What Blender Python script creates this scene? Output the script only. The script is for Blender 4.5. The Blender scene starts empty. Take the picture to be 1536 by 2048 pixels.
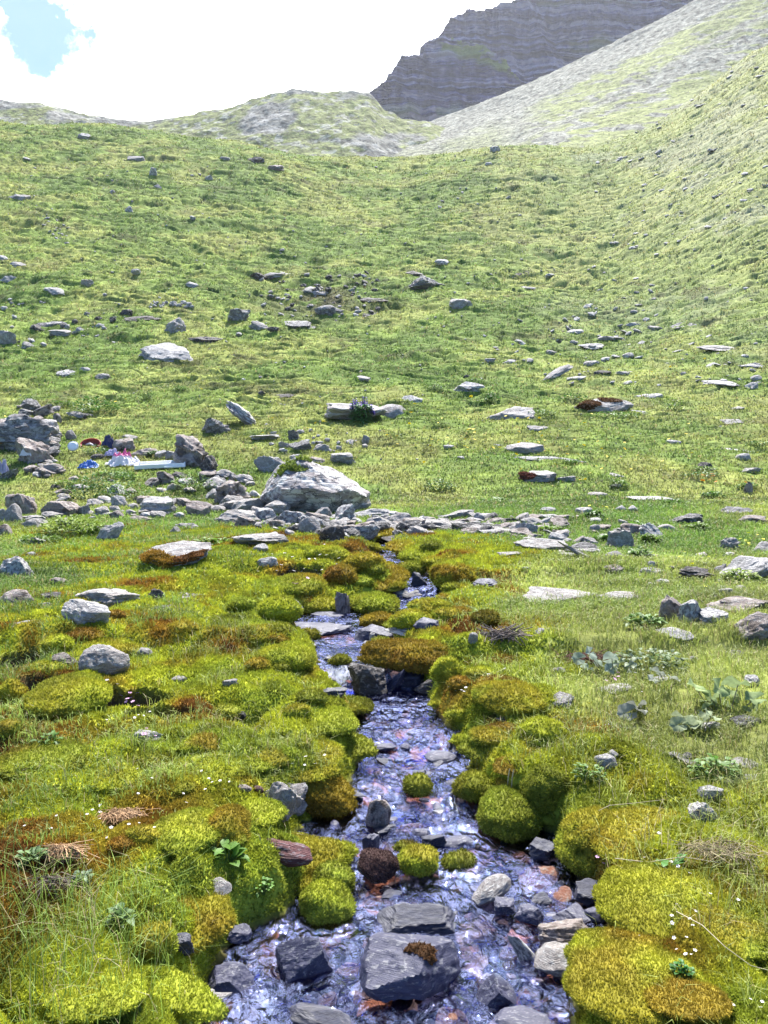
import bpy, math, random
import numpy as np
from mathutils import Vector, Matrix, Euler
R = math.radians
scene = bpy.context.scene

# ------------------------------------------------------------ camera
PITCH = R(-2.0); FPX = 1490.0            # focal length in pixels of the 1536x2048 photograph
cam_d = bpy.data.cameras.new("camera")
cam_d.sensor_fit = 'VERTICAL'; cam_d.sensor_height = 36.0
cam_d.lens = 36.0*FPX/2048.0
cam_d.clip_start = 0.05; cam_d.clip_end = 3000
cam = bpy.data.objects.new("camera", cam_d); scene.collection.objects.link(cam)
cam.location = (0, 0, 0); cam.rotation_euler = (R(90)+PITCH, 0, 0)
scene.camera = cam

# ------------------------------------------------------------ light
SUN_EL, SUN_AZ = 60.0, 14.0              # azimuth measured from +Y (view direction) towards +X
w = bpy.data.worlds.new("World"); scene.world = w; w.use_nodes = True
nt = w.node_tree; nt.nodes.clear()
def WN(t, **k):
    n = nt.nodes.new(t)
    for a, b in k.items(): setattr(n, a, b)
    return n
def vmath(op, a, b=None):
    n = WN('ShaderNodeVectorMath', operation=op)
    for i, v in enumerate((a, b)):
        if v is None: continue
        if isinstance(v, (tuple, Vector)): n.inputs[i].default_value = v
        else: nt.links.new(v, n.inputs[i])
    return n
def fmath(op, a, b=None, clamp=False):
    n = WN('ShaderNodeMath', operation=op); n.use_clamp = clamp
    for i, v in enumerate((a, b)):
        if v is None: continue
        if isinstance(v, (int, float)): n.inputs[i].default_value = v
        else: nt.links.new(v, n.inputs[i])
    return n.outputs[0]
sky = WN('ShaderNodeTexSky', sky_type='NISHITA'); sky.sun_disc = False
sky.sun_elevation = R(SUN_EL); sky.sun_rotation = R(SUN_AZ); sky.altitude = 2200
geo = WN('ShaderNodeTexCoord'); D = geo.outputs['Generated']
cn = WN('ShaderNodeTexNoise'); cn.inputs['Scale'].default_value = 2.2; cn.inputs['Detail'].default_value = 7; cn.inputs['Roughness'].default_value = .62
nt.links.new(D, cn.inputs['Vector'])
cn2 = WN('ShaderNodeTexNoise'); cn2.inputs['Scale'].default_value = 22; cn2.inputs['Detail'].default_value = 6; cn2.inputs['Roughness'].default_value = .6
nt.links.new(D, cn2.inputs['Vector'])
# cloud deck: thick around the view direction, broken and blue overhead and behind
fwd = vmath('DOT_PRODUCT', D, (0.0, math.cos(R(20)), math.sin(R(20)))).outputs['Value']
c1 = fmath('ADD', fmath('MULTIPLY', cn.outputs['Fac'], 2.6), fmath('MULTIPLY', fwd, 2.6))
deck = fmath('SUBTRACT', c1, 2.62, clamp=True)
def dirpx(px, row):
    v = (1024-row)/FPX; u = (px-768)/FPX
    return Vector((u, math.cos(PITCH)-v*math.sin(PITCH), math.sin(PITCH)+v*math.cos(PITCH))).normalized()
def hole(px, row, rad, amp):
    d = vmath('DISTANCE', D, tuple(dirpx(px, row))).outputs['Value']
    t = fmath('ADD', fmath('DIVIDE', d, rad), fmath('MULTIPLY', fmath('SUBTRACT', cn2.outputs['Fac'], .5), amp))
    return fmath('MULTIPLY', fmath('SUBTRACT', t, .62), 1.7, clamp=True)
h = fmath('MULTIPLY', hole(78, 18, .050, 3.2), hole(84, 80, .038, 3.0))
h = fmath('MULTIPLY', h, hole(95, 118, .024, 3.0))
h = fmath('MULTIPLY', h, hole(90, -60, .035, 2.0))
mask = fmath('MULTIPLY', deck, h)
mx = WN('ShaderNodeMix', data_type='RGBA'); nt.links.new(mask, mx.inputs[0])
boost = WN('ShaderNodeMix', data_type='RGBA', blend_type='MULTIPLY'); boost.inputs[0].default_value = 1
nt.links.new(sky.outputs[0], boost.inputs[6]); boost.inputs[7].default_value = (.34, .50, .70, 1)
nt.links.new(boost.outputs[2], mx.inputs[6]); mx.inputs[7].default_value = (18.0, 18.1, 18.5, 1)
bg = WN('ShaderNodeBackground'); bg.inputs[1].default_value = 0.10
nt.links.new(mx.outputs[2], bg.inputs[0])
wo = WN('ShaderNodeOutputWorld'); nt.links.new(bg.outputs[0], wo.inputs[0])

sd = bpy.data.lights.new("sun", 'SUN'); sd.energy = 3.5; sd.angle = R(1.0); sd.color = (1, .965, .90)
sun = bpy.data.objects.new("sun", sd); scene.collection.objects.link(sun)
sv = Vector((math.sin(R(SUN_AZ))*math.cos(R(SUN_EL)), math.cos(R(SUN_AZ))*math.cos(R(SUN_EL)), math.sin(R(SUN_EL))))
sun.rotation_euler = (-sv).to_track_quat('-Z', 'Y').to_euler(); sun.location = (20, 20, 60)

scene.view_settings.view_transform = 'Standard'; scene.view_settings.look = 'None'
scene.view_settings.exposure = 1.98; scene.view_settings.gamma = 1; scene.view_settings.use_curve_mapping = False
scene.render.engine = 'CYCLES'
scene.cycles.max_bounces = 6; scene.cycles.diffuse_bounces = 3; scene.cycles.transparent_max_bounces = 6
scene.cycles.use_denoising = True

# thin mountain air
hz = bpy.data.meshes.new('haze'); hv = [(x, y, z) for x in (-1500, 1500) for y in (-60, 900) for z in (-60, 560)]
hz.from_pydata(hv, [], [(0, 1, 3, 2), (4, 6, 7, 5), (0, 4, 5, 1), (2, 3, 7, 6), (0, 2, 6, 4), (1, 5, 7, 3)])
haze = bpy.data.objects.new('haze', hz); scene.collection.objects.link(haze); haze['kind'] = 'stuff'
hm_ = bpy.data.materials.new('mountain air'); hm_.use_nodes = True; hn = hm_.node_tree; hn.nodes.clear()
pv = hn.nodes.new('ShaderNodeVolumePrincipled'); pv.inputs['Color'].default_value = (.88, .92, 1, 1); pv.inputs['Density'].default_value = .00013; pv.inputs['Anisotropy'].default_value = .35
ho = hn.nodes.new('ShaderNodeOutputMaterial'); hn.links.new(pv.outputs[0], ho.inputs['Volume']); hz.materials.append(hm_)

# ------------------------------------------------------------ noise
rng = np.random.default_rng(7)
def _h(ix, iy, iz, seed):
    n = (ix.astype(np.int64)*73856093) ^ (iy.astype(np.int64)*19349663) ^ (iz.astype(np.int64)*83492791) ^ (seed*2654435761 & 0xffffffff)
    n = n & 0xffffffff
    n = (n ^ (n >> 15))*0x2c1b3c6d & 0xffffffff
    n = (n ^ (n >> 12))*0x297a2d39 & 0xffffffff
    n = n ^ (n >> 15)
    return (n & 0xffffff)/float(0xffffff)
def noise2(x, y, seed=0):
    x = np.asarray(x, float); y = np.asarray(y, float)
    ix = np.floor(x); iy = np.floor(y); fx = x-ix; fy = y-iy
    ux = fx*fx*(3-2*fx); uy = fy*fy*(3-2*fy); z = np.zeros_like(ix)
    a = _h(ix, iy, z, seed); b = _h(ix+1, iy, z, seed); c = _h(ix, iy+1, z, seed); d = _h(ix+1, iy+1, z, seed)
    return (a*(1-ux)+b*ux)*(1-uy)+(c*(1-ux)+d*ux)*uy
def noise3(x, y, z, seed=0):
    ix = np.floor(x); iy = np.floor(y); iz = np.floor(z); fx = x-ix; fy = y-iy; fz = z-iz
    ux = fx*fx*(3-2*fx); uy = fy*fy*(3-2*fy); uz = fz*fz*(3-2*fz); r = 0
    for dz, wz in ((0, 1-uz), (1, uz)):
        for dy, wy in ((0, 1-uy), (1, uy)):
            for dx, wx in ((0, 1-ux), (1, ux)):
                r = r+_h(ix+dx, iy+dy, iz+dz, seed)*wx*wy*wz
    return r
def fbm2(x, y, o=4, seed=0, rough=.5):
    s = 0; a = 1; t = 0
    for k in range(o):
        s = s+a*(noise2(x*2**k+k*17.3, y*2**k+k*9.1, seed+k)-.5); t += a; a *= rough
    return s/t*2
def fbm3(x, y, z, o=4, seed=0, rough=.5):
    s = 0; a = 1; t = 0
    for k in range(o):
        s = s+a*(noise3(x*2**k+k*17.3, y*2**k+k*9.1, z*2**k+k*5.7, seed+k)-.5); t += a; a *= rough
    return s/t*2
def worley2(x, y, seed=0):
    x = np.asarray(x, float); y = np.asarray(y, float)
    ix = np.floor(x); iy = np.floor(y); z = np.zeros_like(ix)
    best = np.full(x.shape, 9.0); cid = np.zeros(x.shape)
    for dx in (-1, 0, 1):
        for dy in (-1, 0, 1):
            jx = ix+dx+.5+.8*(_h(ix+dx, iy+dy, z, seed)-.5); jy = iy+dy+.5+.8*(_h(ix+dx, iy+dy, z+1, seed)-.5)
            d = np.hypot(x-jx, y-jy); m = d < best
            best = np.where(m, d, best); cid = np.where(m, _h(ix+dx, iy+dy, z+2, seed), cid)
    return best, cid
def sstep(a, b, x):
    t = np.clip((x-a)/(b-a), 0, 1); return t*t*(3-2*t)
def lerp(a, b, t):
    t = np.asarray(t)
    return np.asarray(a)*(1-t[..., None])+np.asarray(b)*t[..., None] if t.ndim else np.asarray(a)*(1-t)+np.asarray(b)*t

# ------------------------------------------------------------ mesh and tagging helpers
COL = scene.collection
def mesh_np(name, verts, faces, mats, cols=None, smooth=True, parent=None, midx=None, attrs=None):
    """faces: list of integer arrays (n,3) or (n,4)"""
    verts = np.ascontiguousarray(verts, np.float32)
    if not isinstance(faces, (list, tuple)): faces = [faces]
    faces = [f for f in faces if len(f)]
    me = bpy.data.meshes.new(name)
    me.vertices.add(len(verts)); me.vertices.foreach_set('co', verts.ravel())
    nl = sum(f.size for f in faces); nf = sum(len(f) for f in faces)
    me.loops.add(nl); me.loops.foreach_set('vertex_index', np.concatenate([f.ravel() for f in faces]).astype(np.int32))
    tot = np.concatenate([np.full(len(f), f.shape[1]) for f in faces]).astype(np.int32)
    me.polygons.add(nf); me.polygons.foreach_set('loop_start', np.concatenate([[0], np.cumsum(tot)[:-1]]).astype(np.int32))
    me.polygons.foreach_set('loop_total', tot)
    if midx is not None: me.polygons.foreach_set('material_index', np.asarray(midx, np.int32))
    me.update(calc_edges=True)
    me.polygons.foreach_set('use_smooth', np.full(nf, smooth))
    if cols is not None:
        ca = me.color_attributes.new('Col', 'FLOAT_COLOR', 'POINT')
        c4 = np.ones((len(verts), 4), np.float32); c4[:, :3] = cols
        ca.data.foreach_set('color', c4.ravel())
    for k, v in (attrs or {}).items():
        at = me.attributes.new(k, 'FLOAT', 'POINT'); at.data.foreach_set('value', np.asarray(v, np.float32))
    for m in (mats if isinstance(mats, (list, tuple)) else [mats]): me.materials.append(m)
    o = bpy.data.objects.new(name, me); COL.objects.link(o)
    if parent: o.parent = parent
    return o
def grid_faces(nr, nc):
    i = np.arange((nr-1)*(nc-1)); r = i//(nc-1); c = i % (nc-1); a = r*nc+c
    return np.stack([a, a+1, a+nc+1, a+nc], 1)
def tag(o, label=None, cat=None, group=None, kind=None):
    if label: o['label'] = label
    if cat: o['category'] = cat
    if group: o['group'] = group
    if kind: o['kind'] = kind
    return o
def empty(name, loc, rz=0):
    o = bpy.data.objects.new(name, None); COL.objects.link(o); o.location = loc; o.rotation_euler = (0, 0, rz); o.empty_display_size = .1
    return o

# ------------------------------------------------------------ materials
def mat(name):
    m = bpy.data.materials.new(name); m.use_nodes = True; n = m.node_tree
    for x in list(n.nodes): n.nodes.remove(x)
    return m, n
def NN(n, t, **k):
    x = n.nodes.new(t)
    for a, b in k.items():
        if a.startswith('i_'): x.inputs[a[2:]].default_value = b
        else: setattr(x, a, b)
    return x
def leafy(name, trans=.35, rough=.75, nscale=30, namp=.5, bump=0, gain=1.0, spec=.3):
    """colour attribute x noise, diffuse + translucent"""
    m, n = mat(name); L = n.links.new
    at = NN(n, 'ShaderNodeAttribute', attribute_name='Col')
    tc = NN(n, 'ShaderNodeNewGeometry')
    no = NN(n, 'ShaderNodeTexNoise'); no.inputs['Scale'].default_value = nscale; no.inputs['Detail'].default_value = 4
    L(tc.outputs['Position'], no.inputs['Vector'])
    mr = NN(n, 'ShaderNodeMapRange'); mr.inputs[1].default_value = .25; mr.inputs[2].default_value = .75
    mr.inputs[3].default_value = (1-namp)*gain; mr.inputs[4].default_value = (1+namp)*gain; L(no.outputs['Fac'], mr.inputs[0])
    vm = NN(n, 'ShaderNodeVectorMath', operation='SCALE'); L(at.outputs['Color'], vm.inputs[0]); L(mr.outputs[0], vm.inputs['Scale'])
    bs = NN(n, 'ShaderNodeBsdfPrincipled'); L(vm.outputs[0], bs.inputs['Base Color']); bs.inputs['Roughness'].default_value = rough
    bs.inputs['Specular IOR Level'].default_value = spec
    out = NN(n, 'ShaderNodeOutputMaterial')
    if bump:
        bp = NN(n, 'ShaderNodeBump'); bp.inputs['Strength'].default_value = .8; bp.inputs['Distance'].default_value = bump
        L(no.outputs['Fac'], bp.inputs['Height']); L(bp.outputs[0], bs.inputs['Normal'])
    if trans:
        tr = NN(n, 'ShaderNodeBsdfTranslucent'); L(vm.outputs[0], tr.inputs[0])
        mx = NN(n, 'ShaderNodeMixShader'); mx.inputs[0].default_value = trans
        L(bs.outputs[0], mx.inputs[1]); L(tr.outputs[0], mx.inputs[2]); L(mx.outputs[0], out.inputs[0])
    else: L(bs.outputs[0], out.inputs[0])
    return m
def rockmat(name, a, b, lich=(.52, .52, .50), lichamt=.35, rough=.85, strata=0.0, spec=.3, scale=1.0, bump=.6, crack=.5, stain=None):
    m, n = mat(name); L = n.links.new
    tc = NN(n, 'ShaderNodeTexCoord'); oi = NN(n, 'ShaderNodeObjectInfo')
    ad = NN(n, 'ShaderNodeVectorMath', operation='MULTIPLY_ADD')
    cb = NN(n, 'ShaderNodeCombineXYZ'); L(oi.outputs['Random'], cb.inputs[0]); L(oi.outputs['Random'], cb.inputs[1])
    L(cb.outputs[0], ad.inputs[0]); ad.inputs[1].default_value = (37, 61, 13); L(tc.outputs['Object'], ad.inputs[2])
    V = ad.outputs[0]
    def noi(sc, det=6, ro=.6, vec=V, sx=None):
        if sx:
            mp = NN(n, 'ShaderNodeMapping'); mp.inputs['Scale'].default_value = sx; L(vec, mp.inputs[0]); vec = mp.outputs[0]
        x = NN(n, 'ShaderNodeTexNoise'); x.inputs['Scale'].default_value = sc*scale; x.inputs['Detail'].default_value = det; x.inputs['Roughness'].default_value = ro
        L(vec, x.inputs['Vector']); return x.outputs['Fac']
    def ramp(f, p0, p1, c0=(0, 0, 0, 1), c1=(1, 1, 1, 1)):
        x = NN(n, 'ShaderNodeValToRGB'); x.color_ramp.elements[0].position = p0; x.color_ramp.elements[1].position = p1
        x.color_ramp.elements[0].color = c0; x.color_ramp.elements[1].color = c1; L(f, x.inputs[0]); return x.outputs[0]
    def mix(f, c0, c1, bt='MIX'):
        x = NN(n, 'ShaderNodeMix', data_type='RGBA', blend_type=bt)
        for i, v in ((0, f), (6, c0), (7, c1)):
            if isinstance(v, (int, float)): x.inputs[i].default_value = v
            elif isinstance(v, tuple): x.inputs[i].default_value = (*v, 1)
            else: L(v, x.inputs[i])
        return x.outputs[2]
    n1 = noi(2.2); n2 = noi(4.5, 9, .68); st = noi(3.0, 5, .6, sx=(.6, .6, 7.0))
    c = mix(ramp(n1, .35, .65), a, b)
    c = mix(ramp(st, .38, .62), c, mix(.5, c, (.06, .055, .06)) if strata else c)
    fine = noi(28, 4, .7); fr = ramp(fine, .3, .7, (.72, .72, .72, 1), (1.25, 1.25, 1.25, 1)); c = mix(1.0, c, fr, 'MULTIPLY')
    lf = ramp(n2, .56-.18*lichamt, .60-.16*lichamt+.02)
    c = mix(lf, c, lich) if lichamt > 0 else c
    if stain: c = mix(ramp(noi(1.6, 4, .6), .52, .62), c, stain)
    vo = NN(n, 'ShaderNodeTexVoronoi', feature='DISTANCE_TO_EDGE'); vo.inputs['Scale'].default_value = 2.0*scale
    dv = NN(n, 'ShaderNodeMapping'); dv.inputs['Scale'].default_value = (.8, .8, 2.2); L(V, dv.inputs[0])
    ww = NN(n, 'ShaderNodeVectorMath', operation='ADD'); L(dv.outputs[0], ww.inputs[0])
    nv = NN(n, 'ShaderNodeTexNoise'); nv.inputs['Scale'].default_value = 3*scale; nv.inputs['Detail'].default_value = 4; L(V, nv.inputs['Vector']); L(nv.outputs['Color'], ww.inputs[1]); L(ww.outputs[0], vo.inputs['Vector'])
    cr = ramp(vo.outputs['Distance'], .0, .035)
    if crack: c = mix(crack, c, mix(cr, (.03, .03, .035), c))
    bs = NN(n, 'ShaderNodeBsdfPrincipled'); L(c, bs.inputs['Base Color']); bs.inputs['Roughness'].default_value = rough
    bs.inputs['Specular IOR Level'].default_value = spec
    h1 = NN(n, 'ShaderNodeMath', operation='MULTIPLY_ADD'); L(n2, h1.inputs[0]); h1.inputs[1].default_value = .6; L(st, h1.inputs[2])
    h2 = NN(n, 'ShaderNodeMath', operation='MULTIPLY_ADD'); L(cr, h2.inputs[0]); h2.inputs[1].default_value = .5*crack; L(h1.outputs[0], h2.inputs[2])
    bp = NN(n, 'ShaderNodeBump'); bp.inputs['Strength'].default_value = bump; bp.inputs['Distance'].default_value = .08
    L(h2.outputs[0], bp.inputs['Height']); L(bp.outputs[0], bs.inputs['Normal'])
    out = NN(n, 'ShaderNodeOutputMaterial'); L(bs.outputs[0], out.inputs[0]); return m
def plain(name, col, rough=.6, trans=0, namp=.12, nscale=8, metal=0, spec=.4, bump=0):
    m, n = mat(name); L = n.links.new
    tc = NN(n, 'ShaderNodeTexCoord'); no = NN(n, 'ShaderNodeTexNoise'); no.inputs['Scale'].default_value = nscale; no.inputs['Detail'].default_value = 5
    L(tc.outputs['Object'], no.inputs['Vector'])
    mr = NN(n, 'ShaderNodeMapRange'); mr.inputs[1].default_value = .3; mr.inputs[2].default_value = .7; mr.inputs[3].default_value = 1-namp; mr.inputs[4].default_value = 1+namp
    L(no.outputs['Fac'], mr.inputs[0])
    vm = NN(n, 'ShaderNodeVectorMath', operation='SCALE'); vm.inputs[0].default_value = col; L(mr.outputs[0], vm.inputs['Scale'])
    bs = NN(n, 'ShaderNodeBsdfPrincipled'); L(vm.outputs[0], bs.inputs['Base Color']); bs.inputs['Roughness'].default_value = rough; bs.inputs['Specular IOR Level'].default_value = spec
    if bump:
        bp = NN(n, 'ShaderNodeBump'); bp.inputs['Distance'].default_value = bump; L(no.outputs['Fac'], bp.inputs['Height']); L(bp.outputs[0], bs.inputs['Normal'])
    out = NN(n, 'ShaderNodeOutputMaterial')
    if trans:
        tr = NN(n, 'ShaderNodeBsdfTranslucent'); L(vm.outputs[0], tr.inputs[0]); mx = NN(n, 'ShaderNodeMixShader'); mx.inputs[0].default_value = trans
        L(bs.outputs[0], mx.inputs[1]); L(tr.outputs[0], mx.inputs[2]); L(mx.outputs[0], out.inputs[0])
    else: L(bs.outputs[0], out.inputs[0])
    return m

# ------------------------------------------------------------ photograph pixel -> direction
cp, sp = math.cos(PITCH), math.sin(PITCH)
def T(row):                       # height per metre of depth
    v = (1024-np.asarray(row, float))/FPX; return (sp+v*cp)/(cp-v*sp)
def XT(px, row):                  # sideways per metre of depth
    v = (1024-np.asarray(row, float))/FPX; return ((np.asarray(px, float)-768)/FPX)/(cp-v*sp)
def ROW(zy):                      # inverse of T
    return 1024-FPX*(np.asarray(zy)*cp-sp)/(cp+np.asarray(zy)*sp)
# ------------------------------------------------------------ ground shape
_zw = np.array([(0.2, -1.70), (1.5, -1.66), (2.3, -1.64), (3.0, -1.605), (3.55, -1.585), (3.68, -1.545), (4.25, -1.525), (4.42, -1.475), (5.25, -1.455),
                (5.45, -1.33), (6.2, -1.315), (7.4, -1.30), (8.3, -1.27), (8.5, -1.16), (10, -1.12), (12, -1.02), (16, -.86), (20, -.7)])
def zw(y): return np.interp(y, _zw[:, 0], _zw[:, 1])
# bank/meadow centre line: heights near, photograph rows far
_near = [(0.2, -1.56), (2.3, -1.50), (4, -1.43), (6, -1.27), (8, -1.15), (11, -.93), (16, -.60), (20, 20*T(1000))]
_far = [(26, 905), (35, 812), (50, 700), (75, 552), (100, 420), (120, 335), (132, 303), (138, 302)]
_b = np.array(_near+[(y, y*T(r)) for y, r in _far]+[(150, 138*T(302)-1.0), (175, 138*T(302)-16), (200, 138*T(302)-30)])
_ly = np.linspace(math.log(.2), math.log(200), 2400)
_bz = np.interp(np.exp(_ly), _b[:, 0], _b[:, 1])
_k = np.exp(-np.linspace(-2.2, 2.2, 91)**2); _k /= _k.sum()
_ratio = _bz/np.exp(_ly)
_ratio = np.convolve(np.pad(_ratio, 45, mode='edge'), _k, 'valid')
def zbase(y):
    y = np.asarray(y, float); return np.interp(np.log(np.maximum(y, .2)), _ly, _ratio)*y
_C = np.array([(-500, 215), (0, 235), (150, 246), (300, 259), (500, 286), (620, 300), (768, 303), (900, 299), (1000, 292), (1150, 291), (1230, 272), (1300, 236),
               (1370, 190), (1440, 142), (1488, 106), (1536, 80), (1700, -10), (2100, -150)], float)
def crest(px): return np.interp(px, _C[:, 0], _C[:, 1])
# stream edges as photograph (row, left px, right px)
_E = np.array([(2500, 380, 1150), (2048, 418, 1135), (1980, 400, 1150), (1900, 455, 1195), (1830, 560, 1210), (1750, 640, 1165), (1700, 560, 1130), (1650, 600, 1080),
               (1600, 690, 975), (1550, 700, 935), (1500, 735, 935), (1450, 705, 885), (1400, 690, 860), (1350, 645, 830), (1300, 628, 800), (1265, 590, 775),
               (1235, 560, 850), (1200, 770, 880), (1170, 800, 870), (1140, 760, 850), (1115, 740, 800), (1090, 735, 775)], float)
_yy = np.exp(np.linspace(math.log(1.0), math.log(18), 3000)); _rr = ROW(zw(_yy)/_yy)
_ord = np.argsort(_rr)
def y_at_row_w(row): return np.interp(row, _rr[_ord], _yy[_ord])
_ey = y_at_row_w(_E[:, 0]); _el = XT(_E[:, 1], _E[:, 0])*_ey; _er = XT(_E[:, 2], _E[:, 0])*_ey
_ey = np.concatenate([[0.0], _ey, [13.2, 14.5]]); _el = np.concatenate([[_el[0]-.1], _el, [_el[-1]+.3, _el[-1]+.6]]); _er = np.concatenate([[_er[0]+.1], _er, [_er[-1]+.2, _er[-1]+.45]])
_oy = np.argsort(_ey); _ey, _el, _er = _ey[_oy], _el[_oy], _er[_oy]
def edges(y): return np.interp(y, _ey, _el), np.interp(y, _ey, _er)
def edist(x, y):
    """metres outside (+) or inside (-) the stream"""
    l, r = edges(y); e = np.maximum(l-x, x-r)
    e = e+.05*fbm2(x*5, y*5, 3, 11)+.03*fbm2(x*17, y*17, 2, 12)
    return np.where(y > 13.6, np.maximum(e, (y-13.6)), e)
# small pools of the side brook on the left bank: (px, row, half width px, depth half metres)
_pools = []
for px, row, wpx, dy in ((35, 1432, 48, .20), (85, 1478, 42, .17), (150, 1335, 55, .18), (265, 1505, 70, .12), (320, 1545, 60, .09), (600, 1213, 40, .2)):
    y = y_at_row_w(row-30); x = XT(px, row)*y; _pools.append((float(x), float(y), wpx*y/FPX, dy))
def pooldist(x, y):
    d = np.full(np.shape(x), 9.0)
    for a, b, rx, ry in _pools:
        d = np.minimum(d, np.hypot((x-a)/rx, (y-b)/ry)-1)
    return d+.22*fbm2(x*6, y*6, 3, 31)
def G(x, y, detail=True):
    """ground height"""
    x = np.asarray(x, float); y = np.asarray(y, float)
    px = 768+FPX*(x/np.maximum(y, .3))            # column, near enough for the far shape
    s = sstep(math.log(24), math.log(132), np.log(np.maximum(y, .3)))
    zb = zbase(y)
    r0 = ROW(zb/np.maximum(y, .3))
    dz = y*(T(np.clip(r0+(crest(px)-crest(768))*s, -400, 2500))-T(np.clip(r0, -400, 2500)))
    dz = np.where(y > 138, 138*(T(302+crest(px)-crest(768))-T(302))*(y/138), dz)
    z = zb+np.where(s > 0, dz, 0)
    # banks
    e = edist(x, y); near = sstep(15.5, 12.5, y)
    zz = zw(y)
    zbank = zz+.13*sstep(0, .10, e)+.055*np.clip(e, 0, 2.5)+.02*np.clip(e-2.5, 0, 6)
    zbed = zz-.035-.10*sstep(0, .22, -e)
    nearz = np.where(e > 0, np.maximum(zbank, zz-.03), zbed)
    wn = sstep(.0, .1, e)
    far_mix = sstep(1.2, 3.5, e)*sstep(6, 12, y)
    zn = nearz*(1-far_mix)+z*far_mix
    z = np.where(y < 16, zn*near+z*(1-near), z)
    pd = pooldist(x, y); z = z-.16*sstep(.25, -.15, pd)*(y < 12)
    if not detail: return z
    # moss hummocks near the water
    hw = sstep(.02, .35, e)*sstep(13.5, 9, y)*sstep(-.1, .3, pd)
    f1, c1 = worley2(x*2.1+.35*fbm2(x*2, y*2, 2, 5), y*1.9, 3)
    f2, c2 = worley2(x*5.2+.2*fbm2(x*4, y*4, 2, 6), y*4.6, 8)
    mossy = np.exp(-np.clip(e-.2, 0, 9)/1.5)
    mossy = np.where(x < edges(y)[0], np.exp(-np.clip(e-1.8, 0, 9)/1.2), np.exp(-np.clip(e-.45, 0, 9)/.5))
    z = z+hw*(.02+.10*mossy)*(np.sqrt(np.clip(1-(f1/.78)**2, 0, 1))-.45)
    z = z+hw*(.012+.035*mossy)*(np.sqrt(np.clip(1-(f2/.75)**2, 0, 1))-.45)
    z = z+hw*.05*fbm2(x*.9, y*.9, 3, 21)
    z = z+np.where(e > 0, .012, .02)*fbm2(x*14, y*14, 3, 22)*sstep(14, 8, y)
    # tussocks and terracettes up the hillside
    hl = sstep(11, 24, y)
    A = hl*(.07+.16*sstep(15, 70, y))
    wx, wy = x+.9*fbm2(x*.4, y*.4, 2, 41), y+.9*fbm2(x*.4+7, y*.4, 2, 42)
    t1, _ = worley2(wx*.62, wy*1.15, 43); t2, _ = worley2(wx*1.5, wy*2.4, 44)
    z = z+A*1.5*(np.clip(1-t1/.8, 0, 1)**.7-.4)+A*.75*(np.clip(1-t2/.75, 0, 1)**.7-.4)
    q = (wy+.25*wx*sstep(.0, .5, x/np.maximum(y, 1))+1.6*fbm2(wx*.22, wy*.22, 3, 48))/(1.15+.35*sstep(30, 100, y)); f = q-np.floor(q)
    saw = np.where(f < .7, -f/.7, -1+(f-.7)/.3); br = np.clip(.5+1.3*fbm2(wx*.45, wy*.8, 3, 49), 0, 1.2)
    z = z+hl*sstep(16, 40, y)*(.22+.18*sstep(30, 90, y))*(saw+.5)*(1-.5*sstep(.15, .5, x/np.maximum(y, 1)))*br
    z = z+hl*(.0125*y*fbm2(x*.045, y*.045, 3, 45)+.10*fbm2(x*.25, y*.25, 3, 46)*sstep(12, 40, y)*2.0)
    crk = sstep(.085, .03, np.abs(fbm2(wx*.42+3, wy*1.25, 3, 50)))*sstep(.0, .22, fbm2(wx*.17, wy*.3+9, 3, 51)+.06)
    z = z-hl*.32*crk*sstep(20, 40, y)
    z = z-hl*.5*sstep(.28, .55, fbm2(x*.16+3, y*.22, 3, 47))*sstep(30, 60, y)
    return z
# lattice in (sideways ratio, log depth)
_cols = np.concatenate([np.linspace(-2600, -80, 50)[:-1], np.arange(-80, 1620, 2.3), np.linspace(1620, 4000, 50)])
_a = (_cols-768)/FPX
_rows = np.concatenate([np.linspace(.3, 1.3, 16)[:-1], np.exp(np.arange(math.log(1.3), math.log(17), .0032)), np.exp(np.arange(math.log(17), math.log(200), .0021))])
AA, YY = np.meshgrid(_a, _rows); XX = AA*YY
ZZ = G(XX, YY)
_lr = np.log(_rows)
def _bil(A, x, y):
    y = np.clip(np.asarray(y, float), .31, 198); fi = np.interp(x/y, _a, np.arange(len(_a))); fj = np.interp(np.log(y), _lr, np.arange(len(_lr)))
    i = np.clip(fi.astype(int), 0, len(_a)-2); j = np.clip(fj.astype(int), 0, len(_lr)-2); u = fi-i; v = fj-j
    return (A[j, i]*(1-u)+A[j, i+1]*u)*(1-v)+(A[j+1, i]*(1-u)+A[j+1, i+1]*u)*v
def ground(x, y): return _bil(ZZ, np.asarray(x, float), y)
def surf(x, y):
    g = ground(x, y); return np.where((edist(x, y) < 0) & (y < 13.5), np.maximum(g, zw(y)), g)
_ym = np.exp(np.linspace(math.log(1.2), math.log(175), 5000))
def locate(px, row):
    """first point of the ground or water seen at a pixel of the photograph"""
    x = XT(px, row)*_ym; z = T(row)*_ym; s = surf(x, _ym)
    k = np.argmax(s >= z)
    if not (s >= z).any(): k = int(np.searchsorted(_ym, 134))
    return float(x[k]), float(_ym[k]), float(max(s[k], -9))

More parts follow.
